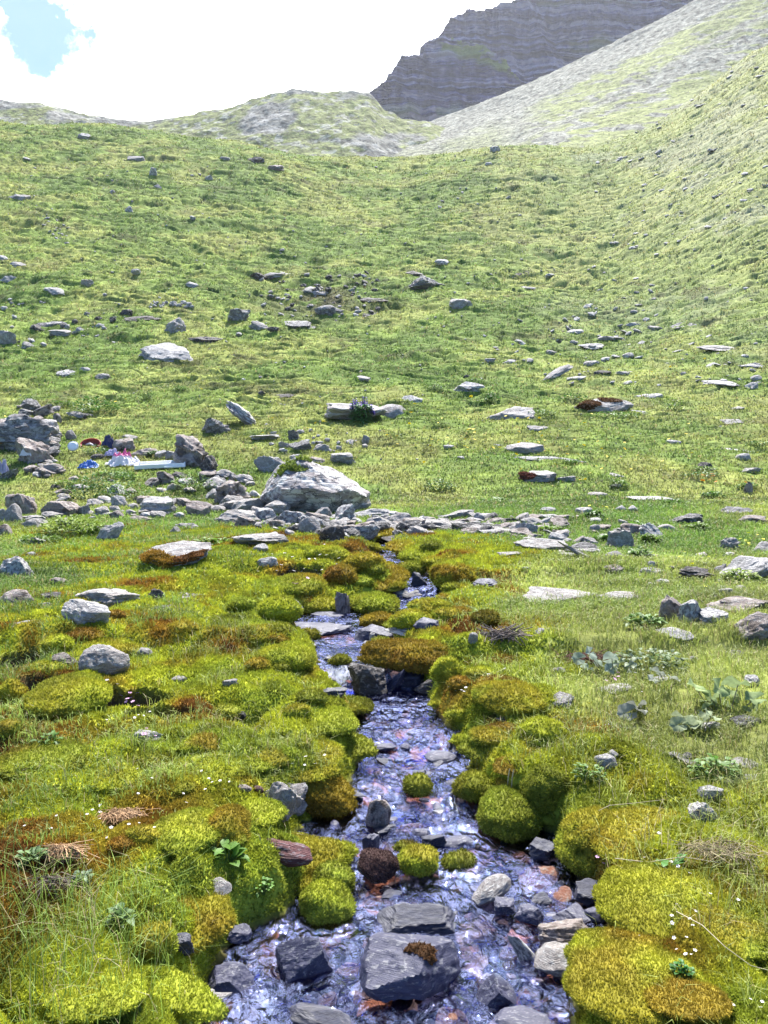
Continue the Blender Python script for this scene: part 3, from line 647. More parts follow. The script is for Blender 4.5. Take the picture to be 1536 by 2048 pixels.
# ------------------------------------------------------------ rocks
import bmesh
def ico(sub):
    bm = bmesh.new(); bmesh.ops.create_icosphere(bm, subdivisions=sub, radius=1)
    v = np.array([p.co[:] for p in bm.verts]); f = np.array([[q.index for q in p.verts] for p in bm.faces]); bm.free()
    return unit(v), f
ICO = {k: ico(k) for k in (2, 3, 4, 5, 6)}
def rock_unit(kind, seed, sub=4, planes=None):
    """a boulder inside the unit cube -1..1: cut by planes, layered, chipped"""
    rg = np.random.default_rng(seed); d, f = ICO[sub]
    if planes is None:
        P = []
        if kind == 'slab': P += [((.08*rg.normal(), .08*rg.normal(), 1), .42), ((.1*rg.normal(), .1*rg.normal(), -1), .5)]; k, lo, hi, zb = 9, .62, .95, .25
        elif kind == 'block': P += [((.18*rg.normal(), .18*rg.normal(), 1), .66), ((.1*rg.normal(), -.2, -1), .7)]; k, lo, hi, zb = 9, .62, .9, .6
        elif kind == 'shard': P += [((.55*rg.choice([-1, 1]), -.35, 1), .5), ((.15, -.9, .35), .5)]; k, lo, hi, zb = 7, .55, .95, .5
        elif kind == 'round': k, lo, hi, zb = 26, .84, .98, .9
        else: k, lo, hi, zb = 13, .58, .95, .7
        for _ in range(k):
            n = rg.normal(size=3)*np.array((1, 1, zb)); P.append((n, rg.uniform(lo, hi)))
        if kind == 'slab' or kind == 'block':
            a0 = rg.uniform(0, 3.14)
            for q in range(4): a = a0+q*math.pi/2+rg.normal()*.15; P.append(((math.cos(a), math.sin(a), .12*rg.normal()), rg.uniform(.6, .82)))
    else: P = planes
    r = np.full(len(d), 1.15)
    for n, dist in P:
        n = np.array(n, float); n /= np.linalg.norm(n); q = d@n
        r = np.where(q > .05, np.minimum(r, dist/np.maximum(q, .05)), r)
    v = d*r[:, None]
    s = rg.uniform(0, 50, 3)
    amp = {'round': .035, 'hero': .035}.get(kind, .07)
    rd = 1-np.abs(fbm3(v[:, 0]*1.7+s[2], v[:, 1]*1.7, v[:, 2]*2.6+s[0], 3, seed+21))*2
    v = v*(1+({'round': .03, 'hero': .055, 'strata': .16}.get(kind, .11))*(rd-.5))[:, None]
    v = v+d*(amp*fbm3(v[:, 0]*2.2+s[0], v[:, 1]*2.2+s[1], v[:, 2]*2.2, 4, seed))[:, None]*2
    if kind in ('strata', 'slab', 'block', 'shard'):
        t = rg.normal(0, .25, 2) if kind != 'strata' else rg.normal(0, .35, 2); k = {'strata': 5.5, 'slab': 5, 'block': 3.2, 'shard': 4}[kind]
        q = (v[:, 2]+t[0]*v[:, 0]+t[1]*v[:, 1])*k+.5*fbm3(v[:, 0]*1.5+s[1], v[:, 1]*1.5, v[:, 2]*1.5, 2, seed+5)
        ph = q-np.floor(q); la = _h(np.floor(q), q*0, q*0, seed)
        am = {'strata': .26, 'slab': .17, 'block': .15, 'shard': .16}[kind]
        rad = 1-am*(la*(1 if kind == 'strata' else .6)+.5*np.exp(-((ph-.02)/.09)**2)+.5*np.exp(-((ph-.98)/.09)**2)*.6)
        hor = np.clip(1.15-np.abs(d[:, 2]), .15, 1)
        v[:, :2] *= (1-(1-rad)*hor)[:, None]
    v = v+d*(.04*fbm3(v[:, 0]*8+s[0], v[:, 1]*8+s[1], v[:, 2]*8, 3, seed+9))[:, None]
    return v, f
RM = dict(
    grey=rockmat('grey lichened slate', (.19, .172, .165), (.285, .262, .25), lich=(.33, .325, .315), lichamt=.3),
    pale=rockmat('pale weathered slate', (0.207, 0.198, 0.198), (0.287, 0.276, 0.274), lich=(.38, .37, .36), lichamt=.4, crack=.5),
    dark=rockmat('dark wet slate', (.011, .012, .026), (.024, .026, .050), lichamt=0, rough=.42, spec=.4, crack=.3, strata=0, bump=.3),
    wet=rockmat('damp blue grey slate', (.021, .023, .052), (.048, .048, .085), lich=(.13, .13, .15), lichamt=.05, rough=.55, spec=.35, crack=.25, bump=.22),
    brown=rockmat('brownish rock', (0.185, 0.148, 0.133), (0.282, 0.241, 0.225), lich=(.30, .28, .26), lichamt=.2, stain=(.075, .058, .05)),
    strata=rockmat('thin layered schist', (0.137, 0.129, 0.137), (0.274, 0.261, 0.258), lich=(.32, .315, .31), lichamt=.35, strata=1, bump=1.2, crack=.8),
    lichen=rockmat('rock crusted with white lichen', (0.149, 0.134, 0.145), (0.198, 0.182, 0.187), lich=(.42, .415, .40), lichamt=.6, crack=.5),
    boulder=rockmat('big boulder', (.20, .175, .178), (.27, .245, .243), lich=(.46, .45, .435), lichamt=.42, crack=.9, bump=.8),
    red=rockmat('rock with red algae', (.075, .02, .025), (.12, .05, .05), lich=(.17, .14, .15), lichamt=.2, rough=.7, crack=.1),
    rust=rockmat('rust stained stone', (.17, .06, .032), (.22, .12, .085), lich=(.22, .18, .16), lichamt=.15, rough=.5, crack=.1),
    soil=rockmat('dark peaty rock', (0.042, 0.036, 0.034), (0.090, 0.078, 0.072), lich=(.2, .19, .19), lichamt=.15, crack=.8),
)
def proj(V):
    y = V[:, 1]*cp+V[:, 2]*sp; z = -V[:, 1]*sp+V[:, 2]*cp
    y = np.maximum(y, .05); return 768+FPX*V[:, 0]/y, 1024-FPX*z/y
def fit(unitv, px, row, w_, h_, D=.75, yaw=0, tilt=0, slope=.6, sink=.3, water=False, zmin=.12):
    """place and size a unit shape so that what shows above the ground spans w x h photograph pixels with its foot at (px, row)"""
    x0, y0, z0 = locate(px, row); wm = w_*y0/FPX
    n = gnormal(np.array([x0]), np.array([y0]))[0]
    sl = math.atan2(-n[1], n[2])*slope
    hm = max(h_*y0/FPX, zmin*wm)
    R_ = Matrix.Rotation(sl, 3, 'X') @ Matrix.Rotation(-tilt, 3, 'Y') @ Matrix.Rotation(yaw, 3, 'Z')
    Rm = np.array(R_)
    sx, sy, sz = wm/2, wm*D/2, hm/(2-sink*2)*1.0
    loc = np.array((x0, y0+sy*.8, z0+sz*(1-sink*2)))
    S = None
    for it in range(4):
        V = (unitv*np.array((sx, sy, sz)))@Rm.T+loc
        gz = surf(V[:, 0], V[:, 1]); vis = V[:, 2] > gz+.002*y0**.5
        if vis.sum() < 8: loc[2] += sz*.5; continue
        a, b = proj(V[vis]); W = a.max()-a.min(); H = b.max()-b.min()
        fx = np.clip(w_/max(W, 1), .6, 1.6); fz = np.clip(h_/max(H, 1), .5, 1.9)
        sx *= fx; sy *= min(max(fx, .8), 1.25) if H < h_*1.3 else .85; sz = np.clip(sz*fz, zmin*sx*.6, 1.5*sx+sz*.5)
        V = (unitv*np.array((sx, sy, sz)))@Rm.T+loc
        gz = surf(V[:, 0], V[:, 1]); vis = V[:, 2] > gz+.002*y0**.5
        if vis.sum() < 8: loc[2] += sz*.4; continue
        a, b = proj(V[vis]); k = y0/FPX
        loc[0] += (px-(a.max()+a.min())/2)*k; err = (row-b.max())*k
        loc[2] -= np.clip(err, -.35*sz, .35*sz)*.7
    return loc, (sx, sy, sz), R_, y0
def cap_part(o, v, f, scale, seed, dirv, thr, col, k=1.0, name='moss_cap'):
    """a mat of moss shoots growing on part of a rock"""
    rg = np.random.default_rng(seed); s = np.array(scale); d = unit(v); a = d@unit(np.array(dirv, float))+.22*fbm3(v[:, 0]*2, v[:, 1]*2, v[:, 2]*2, 3, seed+3)
    w_ = sstep(thr-.1, thr+.12, a); lift = .004+.03*w_
    V = v*s; N = unit(v/s); V2 = V+N*(lift*np.mean(s)*2*(w_ > 0))[:, None]
    keep = (a[f] > thr-.06).all(1)
    if keep.sum() < 4: return
    tri = f[keep]; us, inv = np.unique(tri, return_inverse=True); tri2 = inv.reshape(-1, 3)
    base = V2[us]; c = np.repeat(np.array([col]), len(us), 0)*(1+.4*fbm3(base[:, 0]*9, base[:, 1]*9, base[:, 2]*9, 2, seed))[:, None]
    p = base[tri2]; ar = np.linalg.norm(np.cross(p[:, 1]-p[:, 0], p[:, 2]-p[:, 0]), axis=1)/2
    dist = o['_y']; szz = min(.003*dist**.9, .042*np.mean(s))*k; n = int(min(30000, ar.sum()/(szz**2)*.9)); ti = rg.choice(len(tri2), n, p=ar/ar.sum())
    u = rg.random((n, 2)); m_ = u.sum(1) > 1; u[m_] = 1-u[m_]
    q = p[ti, 0]+(p[ti, 1]-p[ti, 0])*u[:, :1]+(p[ti, 2]-p[ti, 0])*u[:, 1:]; nn = unit(np.cross(p[ti, 1]-p[ti, 0], p[ti, 2]-p[ti, 0]))
    cc0 = c[tri2[ti, 0]]; Vs, Fs, Cs = shoots(q, nn, np.full(n, szz*2), np.full(n, szz*.6), cc0, rg=rg)
    obj = mesh_np(name, np.concatenate([base, Vs]), [tri2, Fs+len(base)], M_moss, np.concatenate([c*.8, Cs]), smooth=True)
    obj.parent = o; obj.scale = (1/s[0], 1/s[1], 1/s[2]); return obj
NROCK = [0]
ROCKS = []; NAMED = []
def rock(px, row, w_, h_, kind, m, label, name='rock', cat=None, D=.75, tilt=0, yaw=None, seed=None, sub=None, planes=None, caps=(), sink=.3, group=None, slope=.6, zmin=.12):
    NROCK[0] += 1; seed = seed if seed is not None else 1000+NROCK[0]*7
    rg = np.random.default_rng(seed); yaw = rg.uniform(-.5, .5) if yaw is None else R(yaw)
    if row < 1190 and kind != 'hero' and 'outcrop' not in name: h_ *= .86; w_ *= 1.06
    if sub is None: sub = 5 if w_ > 75 else 4 if w_ > 22 else 3
    v, f = rock_unit(kind, seed, sub, planes)
    v = v/np.abs(v).max(0)
    loc, s, R_, y0 = fit(v, px, row, w_, h_, D, yaw, R(tilt), slope, sink, zmin=zmin)
    o = mesh_np(name, v, f, RM[m], smooth=False if kind in ('block', 'slab', 'shard', 'strata') and sub < 5 else True)
    if kind != 'round':
        try: o.data.set_sharp_from_angle(angle=R(28))
        except Exception: pass
        o.data.polygons.foreach_set('use_smooth', np.ones(len(f), bool))
    o.location = loc; o.scale = s; o.rotation_euler = R_.to_euler()
    tag(o, label, cat or name.replace('_', ' '), group); o['_y'] = y0
    ROCKS.append((px, row, w_, y0, tuple(loc), s)); NAMED.append((px, row, w_, label))
    for i, c in enumerate(caps): cap_part(o, v, f, s, seed+31*i, *c)
    del o['_y']
    return o
B, S_, W_ = 'block', 'flat_rock', 'shard'
GC = (.15, .20, .03); RC = tuple(RUST*1.2); OC = tuple(ORG); BC = (.10, .05, .022); YC = tuple(OCH)
# hero boulder by the head of the stream
bp_ = [((0, -.72, .70), .66), ((.05, .15, 1), .80), ((.60, -.15, .80), .60), ((.42, -.62, .66), .64), ((-.80, -.25, .55), .70), ((-.7, -.6, -.25), .70), ((.05, -.78, -.60), .44), ((.75, -.6, -.4), .62), ((1, 0, .1), .98), ((-1, .1, 0), .93), ((0, 1, .1), .8), ((0, 0, -1), .8)]
rock(628, 1030, 228, 116, 'hero', 'boulder', 'largest pale boulder in the photo, white lichen on top and grass growing on its crown', 'boulder', D=.8, planes=bp_, seed=5, sub=6, yaw=0, slope=0, sink=.18, caps=[((-.22, -.12, 1), .955, GC)])
rock(727, 1022, 34, 54, S_, 'grey', 'upright grey slab leaning on the right end of the largest boulder', 'flat_rock', tilt=-62, D=1.2)
rock(545, 948, 66, 42, S_, 'grey', 'slanting grey slab behind the upper left shoulder of the largest boulder', 'flat_rock', tilt=30)
L = [
# around the largest boulder
(462,1012,66,60,'strata','brown','layered brownish rock stack to the left of the largest boulder','rock'),
(478,1048,96,34,S_,'grey','broad flat grey slab at the foot of the layered stack left of the largest boulder','flat_rock'),
(397,1032,50,36,B,'brown','pinkish grey block between the dark gap and the layered stack','rock'),
(533,1046,48,36,B,'lichen','white speckled rock under the left corner of the largest boulder','rock'),
(580,1052,46,36,B,'lichen','lichen spotted rock under the middle left of the largest boulder','rock'),
(618,1068,46,40,'round','grey','rounded grey rock with a dark hollow, below the middle of the largest boulder','rock'),
(645,1040,36,30,W_,'grey','pointed grey rock just under the middle of the largest boulder','rock'),
(666,1087,54,44,'strata','soil','dark craggy block, lowest of the heap below the largest boulder','rock'),
(690,1045,44,44,W_,'lichen','jagged upright white rock below the right half of the largest boulder','rock'),
(705,1070,50,24,B,'brown','brownish rock right of the dark craggy block','rock'),
(742,1036,78,22,S_,'pale','long pale slab running right from the foot of the largest boulder','flat_rock'),
(760,1062,62,34,'strata','grey','layered grey rock at the upper end of the stream','rock'),
(800,1068,42,30,B,'brown','squarish brown grey rock above the upper stream moss','rock'),
(835,1070,46,22,W_,'grey','low grey pointed rock right of the squarish brown one above the stream','rock'),
(785,1090,52,20,S_,'soil','flat dark rock at water level where the stream appears','rock'),
(858,1052,70,16,S_,'grey','thin dark edged slab at the left end of the right-hand slab row','flat_rock'),
(905,1052,60,14,S_,'soil','dark thin slab second in the right-hand slab row','flat_rock'),
(600,900,44,24,B,'strata','layered rock at the top of the small pile behind the largest boulder','rock'),
(645,904,36,20,W_,'grey','light angular rock right in the small pile behind the largest boulder','rock'),
(570,897,26,16,B,'grey','small grey rock left in the pile behind the largest boulder','rock'),
(592,922,26,16,B,'pale','pale stone on the ground right above the crown of the largest boulder','stone'),
(632,925,34,14,W_,'brown','brownish splinter behind the crown of the largest boulder','stone'),
(588,880,24,24,'strata','strata','upright striped rock standing above the small pile','rock'),
(532,880,62,13,S_,'pale','long low pale slab left of the small pile, almost level with the grass','flat_rock'),
(685,926,46,24,B,'grey','grey lumpy rock in the grass upper right of the largest boulder','rock'),
(702,890,26,14,W_,'grey','small tilted grey slab in the grass, right of the pile','stone'),
(731,887,16,20,B,'grey','small upright stone right of the tilted slab in the grass','stone'),
# left outcrop and litter place
(45,905,125,78,'strata','strata','big layered outcrop at the left edge with a plank lying against it','outcrop'),
(95,882,56,44,'strata','grey','grey layered shoulder right of the big left outcrop','outcrop'),
(68,930,74,64,B,'brown','brown boulder below the left outcrop with a white rag hanging on it','boulder'),
(100,952,62,30,'strata','brown','crumbling brown rock under the boulder with the white rag','rock'),
(115,846,18,24,W_,'brown','small pointed brown stone standing alone above the left outcrop','stone'),
(142,880,22,24,'round','grey','round grey stone directly above the white lid','stone'),
(247,902,46,30,B,'brown','pinkish brown block beside the dark blue bag','rock'),
(258,879,34,12,S_,'grey','thin slab lying on the pinkish brown block by the bags','flat_rock'),
(290,913,56,20,S_,'brown','flat brown rock above the white tray','flat_rock'),
(322,917,24,20,B,'pale','pale stone behind the middle of the white tray','stone'),
(348,920,34,22,B,'grey','grey stone behind the right end of the white tray','stone'),
(382,932,74,64,'strata','brown','rough crumbly outcrop behind the right end of the white tray','outcrop'),
(418,950,36,46,'strata','soil','dark split rock below the crumbly outcrop','rock'),
(195,918,28,12,'round','soil','dark round stone half hidden in herbs below the red dish','stone'),
(332,968,36,30,B,'brown','small brown rock just below the white tray','rock'),
(358,955,28,14,S_,'soil','dark flat stone under the right part of the white tray','stone'),
(150,836,34,15,W_,'grey','light grey rock left of the dark green herb patch','rock'),
(172,838,22,12,W_,'strata','small striped stone at the left foot of the herb patch','stone'),
(482,854,58,50,'strata','lichen','steeply tilted pale rock with fine upright layers, upper left of the pile','boulder'),
(432,869,56,38,'strata','strata','dark layered boulder left of the steeply tilted pale rock','boulder'),
(712,840,120,40,B,'grey','long grey boulder behind the purple monkshood','boulder'),
(782,838,58,34,'round','grey','lumpy round boulder at the right end of the monkshood boulder','boulder'),
# row of rocks on the left bank
(42,1032,62,52,B,'brown','split brown block at the left edge above the round cobbles','rock'),
(23,1046,42,46,'round','grey','upright rounded grey rock in front of the split brown block','rock'),
(62,1056,34,24,'round','grey','round grey cobble at the right foot of the split brown block','stone'),
(6,1072,38,28,'round','brown','brownish cobble cut by the left edge of the photo, below the split block','stone'),
(4,1046,26,34,'round','grey','dark grey cobble cut by the left edge beside the upright rounded rock','stone'),
(122,1034,78,38,S_,'brown','wedge shaped brown slab right of the split block','flat_rock'),
(168,1032,24,28,B,'grey','small upright grey stone at the right tip of the wedge shaped slab','stone'),
(200,1032,50,10,S_,'pale','thin light slab edge crossing below the dark herb hollow','flat_rock'),
(238,1016,34,32,W_,'pale','light splinter standing in the dark hollow under the herbs','rock'),
(232,990,36,26,W_,'lichen','white diagonal shard leaning over the dark hollow','flat_rock'),
(315,1030,72,44,B,'pale','pale squared block right of the dark hollow','rock'),
(234,1036,32,18,'round','brown','small pinkish stone below the white shards','stone'),
(283,1042,46,13,S_,'brown','flat reddish stone below the pale squared block','stone'),
(220,1082,52,46,W_,'pale','pale slanting slab lying in the moss below the thin light edge','flat_rock'),
(204,1062,30,14,S_,'grey','small grey slab at the top of the pale slanting one','stone'),
(350,1068,22,18,W_,'grey','little dark edged stone above the big mossy rock','stone'),
(32,1156,70,50,S_,'lichen','white topped slab at the left edge with a dark crack along it','flat_rock'),
(64,1112,24,10,'round','pale','small white pebble above the white topped slab','stone'),
(75,1090,32,18,B,'grey','grey stone between the cobbles and the long rust moss strip','stone'),
(116,1170,42,18,'round','brown','pinkish stone in orange moss right of the white topped slab','stone'),
(33,1210,72,32,'round','brown','low rounded brown rock at the left edge below the white topped slab','rock'),
(102,1199,42,15,S_,'soil','dark wet stone right of the low rounded brown rock','stone'),
(88,1214,40,9,S_,'grey','thin stone edge over the dark gap at the left bank','stone'),
(215,1216,134,40,S_,'grey','wide dark faced slab, the upper of two big slabs on the left bank','flat_rock'),
(172,1250,100,52,S_,'pale','pale tilted slab, the lower of two big slabs on the left bank','flat_rock'),
(313,1201,38,26,'strata','soil','small dark striped rock right of the two big left bank slabs','rock'),
(368,1200,52,12,S_,'grey','flat thin stone right of the small dark striped rock','stone'),
(333,1221,52,8,S_,'soil','thin dark stone edge in bright moss right of the pale tilted slab','stone'),
(43,1260,92,14,S_,'grey','long thin ledge at the left edge above the lime cushions','flat_rock'),
(208,1350,104,62,'round','grey','rounded granite like boulder under an ochre moss cushion on the left bank','boulder'),
(128,1332,56,28,S_,'brown','brown flat rock in the small pool left of the rounded boulder','rock'),
(290,1313,32,18,'round','grey','small grey stone right of the ochre cushion above the rounded boulder','stone'),
(158,1292,30,14,B,'pale','small light stone under the rust cushion','stone'),
(357,1363,32,12,'round','grey','small flat grey stone in the left moss, level with the waterfall','stone'),
(460,1373,32,16,B,'grey','small stone with a white top in rust moss left of the stream','stone'),
(474,1446,38,28,W_,'strata','grey stump like striped rock in the grass left of the stream','rock'),
(297,1484,60,26,S_,'pale','pale tilted flat stone by the small dark pool on the left bank','flat_rock'),
(490,1584,28,15,'round','brown','round pebble beside its smaller twin on the left bank edge','stone'),
(518,1587,20,16,'round','red','smaller reddish pebble right of the round pebble on the left bank edge','stone'),
(520,1092,110,30,S_,'grey','long grey slab with a dark end, left of the head of the stream','flat_rock'),
(521,1104,30,20,'round','pale','round pale stone in front of the long grey slab','stone'),
(535,1134,40,24,'round','lichen','white topped stone below the long grey slab','stone'),
(375,1058,50,14,S_,'grey','grey slab edge just above the big mossy rock','flat_rock'),
# stream rocks upper
(640,1272,132,28,S_,'wet','long dark flat slab across the upper pool','flat_rock'),
(748,1282,78,34,'round','wet','smooth dark slab right of the long flat one in the upper pool','flat_rock'),
(655,1234,68,12,S_,'wet','thin dark slab behind the long flat one in the upper pool','flat_rock'),
(585,1230,46,32,B,'wet','dark block at the left edge of the upper pool','rock'),
(820,1280,70,22,S_,'lichen','whitish flat stone right of the smooth dark slab','stone'),
(685,1228,32,46,B,'brown','brown upright block between two moss cushions above the pool','rock'),
(852,1260,52,26,'round','wet','dark stone tucked under the right side ochre cushions','stone'),
(806,1332,46,26,W_,'grey','grey slab wedge at the foot of the rust and lime cushion','rock'),
(744,1292,16,28,B,'lichen','little white upright stone right beside the smooth dark slab','stone'),
(735,1388,80,64,B,'soil','mossy block that splits the little waterfall','rock'),
(795,1376,34,52,W_,'wet','wet slanting shard right in the waterfall','rock'),
(822,1374,54,42,B,'dark','dark block at the right of the waterfall','rock'),
(668,1396,54,22,S_,'dark','dark wet slab at the lower left of the waterfall','rock'),
(850,1388,46,30,'round','soil','dark stone beneath the lime cushion right of the waterfall','stone'),
(970,1174,48,20,S_,'wet','dark smooth slab in moss right of the upper stream','flat_rock'),
(838,1172,30,34,W_,'dark','wet black rock in the topmost little fall','rock'),
(812,1192,50,10,S_,'grey','flat stone in the water below the topmost fall','stone'),
(770,1226,40,8,S_,'wet','low dark stone awash in the upper pool','stone'),
# middle stream
(757,1654,52,58,'round','brown','mottled upright stone midstream','rock'),
(868,1692,52,24,B,'dark','black angular stone in the middle of the stream','stone'),
(914,1694,66,24,'round','wet','dark washed over stone right of the black angular one','stone'),
(567,1645,80,80,S_,'grey','long grey slab dipping into the water from the left bank','flat_rock'),
(594,1632,52,54,B,'grey','grey block with white stains beside the rust covered mound','rock'),
(568,1706,84,30,'round','red','red algae covered rock at the waterline on the left bank','rock'),
(640,1540,0,0,'','','',''),
(720,1500,44,20,'round','wet','dark wet stone under the water left of the middle cascade','stone'),
(768,1500,40,14,'round','wet','low wet stone at the foot of the middle cascade','stone'),
(880,1525,66,22,'round','wet','reddish dark stone awash right below the middle cascade','stone'),
(840,1555,30,16,B,'dark','small black stone just above the olive tuft in midstream','stone'),
(1015,1455,50,16,B,'dark','black wet stone under the right bank cushions','stone'),
(700,1585,60,16,'round','dark','dark ledge stone left of the middle riffle','stone'),
# foreground stream
(985,1808,78,52,'round','grey','smooth pale grey stone with a rounded back, alone in the lower right stream','stone'),
(1090,1722,64,46,B,'dark','dark angular rock under the overhanging ochre cushion','rock'),
(1010,1832,44,38,B,'wet','dark stone right below the smooth pale one','stone'),
(1178,1812,62,48,B,'dark','dark rock against the lime bank on the right','rock'),
(1192,1845,50,30,'round','wet','dark pebble below the dark rock at the right bank','stone'),
(1145,1852,80,38,S_,'wet','blue grey flat stone awash left of the dark pebbles','stone'),
(1058,1852,60,44,B,'wet','pale wet slab with water sheeting over it','stone'),
(1138,1908,126,72,B,'brown','big two toned rock with a white vein near the right bank','rock'),
(1116,1955,98,68,'round','grey','rounded grey boulder in front of the two toned rock','boulder'),
(1042,1925,56,76,S_,'lichen','narrow leaning stone with white spots beside the rounded grey boulder','rock'),
(992,2012,80,66,W_,'wet','dark grey wedge of rock low in the stream, right of the large split rock','rock'),
(1045,2062,112,46,'round','wet','dark slab at the bottom of the photo in the right of the stream','flat_rock'),
(832,1874,158,66,'strata','dark','long black layered rock lying across the stream','rock'),
(608,1968,116,96,S_,'wet','blue slate wedge with a sharp point in the lower left stream','rock'),
(462,1994,98,72,B,'wet','blue grey faceted rock at the lower left waterline','rock'),
(640,2062,126,52,'round','dark','smooth black rock at the bottom centre of the photo','rock'),
(480,1888,50,38,W_,'wet','small blue slate point between the rust cushion and the orange stones','stone'),
(700,1764,22,34,'round','wet','small dark blue stone touching the tip of the main left cushion','stone'),
(372,2068,112,66,W_,'grey','pale pointed rock rising from the bottom edge, left of the stream','rock'),
(362,1912,54,46,B,'dark','dark rock poking out of the rust cushion','rock'),
(445,1796,40,32,'round','grey','grey stone in the peat left of the main cushion','stone'),
(1262,2056,56,48,W_,'grey','bluish grey rock at the bottom edge under the rust moss on the right','rock'),
(560,1800,70,16,'round','wet','washed stone behind the main left cushion','stone'),
]
for t in L:
    if not t[2]: continue
    px, row, w_, h_, k, m_, lab, nm = t[:8]; kw = {}
    tl = {'pale slanting slab lying': -28, 'long grey slab dipping': -42, 'narrow leaning stone': 38, 'white diagonal shard': -32, 'pale tilted slab': -12, 'pale tilted flat stone': -14, 'steeply tilted pale': -35, 'smooth pale grey stone': 26, 'mottled upright': 0, 'wet slanting shard': -35, 'blue slate wedge': 14}
    for q, a in tl.items():
        if lab.startswith(q): kw['tilt'] = a
    if 'oulder' in nm: kw['D'] = .8
    if m_ == 'red': kw['slope'] = 0; kw['sink'] = .2; kw['D'] = .6
    if lab.startswith('dark grey wedge of rock low'): k = 'hero'; kw['yaw'] = 0; kw['planes'] = [((-.6, -.3, .7), .50), ((.6, -.2, .7), .55), ((.1, -.95, .1), .6), ((0, 1, 0), .8), ((0, 0, -1), .6)]
    if lab.startswith('blue grey faceted rock at the lower'): k = 'hero'; kw['yaw'] = 0; kw['planes'] = [((-.2, -.5, .9), .60), ((.7, -.5, .5), .62), ((-.8, -.3, .3), .7), ((.3, .9, .1), .8), ((.1, -.95, -.1), .75), ((0, 0, -1), .6)]
    if lab.startswith('long black layered rock lying'): k = 'hero'; kw['yaw'] = 0; kw['planes'] = [((0, -.35, 1), .62), ((.1, -.9, .25), .66), ((.9, -.1, .3), .85), ((-.85, -.2, .5), .8), ((0, 1, .1), .7), ((0, 0, -1), .6)]
    if lab.startswith('blue slate wedge with a sharp point'): k = 'hero'; kw['yaw'] = 0; kw['planes'] = [((-.10, -.45, 1), .42), ((-.85, -.25, .1), .62), ((.55, -.8, -.1), .60), ((.35, .9, 0), .75), ((0, 0, -1), .6), ((.9, .1, .1), .85)]
    o_ = rock(px, row, w_, h_, k, m_, lab, nm, **kw)
    if lab.startswith('red algae'): q_ = o_.scale[2]; o_.scale[2] = q_*3.2; o_.location.z -= q_*2.2; o_.scale[0] *= 1.25
# rocks that carry moss
rock(350, 1136, 140, 58, 'strata', 'grey', 'big rock half covered in rust and ochre moss on the left bank', 'boulder', caps=[((-.8, -.4, .5), .72, OC), ((.25, -.8, .5), .90, RC)])
rock(820, 2008, 205, 140, 'hero', 'wet', 'large split rock in the foreground stream with brown moss in its notch', 'boulder', D=.9, yaw=0, planes=[((-.38, -.52, .8), .52), ((.12, .1, 1), .62), ((.8, -.5, .35), .66), ((.75, -.65, -.1), .72), ((-.9, -.1, .2), .9), ((0, 1, .1), .8), ((0, -1, -.1), .85), ((0, 0, -1), .6)], caps=[((.42, -.42, .8), .955, BC)], seed=77)
rock(755, 1768, 84, 64, 'round', 'soil', 'rock covered in brown purple moss beside the lime tuft in the stream', 'rock', tilt=-25, caps=[((-.2, -.4, .8), .2, (.085, .05, .045))])
rock(742, 1700, 36, 34, B, 'wet', 'blue grey stone upstream of the brown purple moss rock', 'stone')
rock(592, 1395, 0.1, 0.1, B, 'wet', 'x', 'stone') if False else None
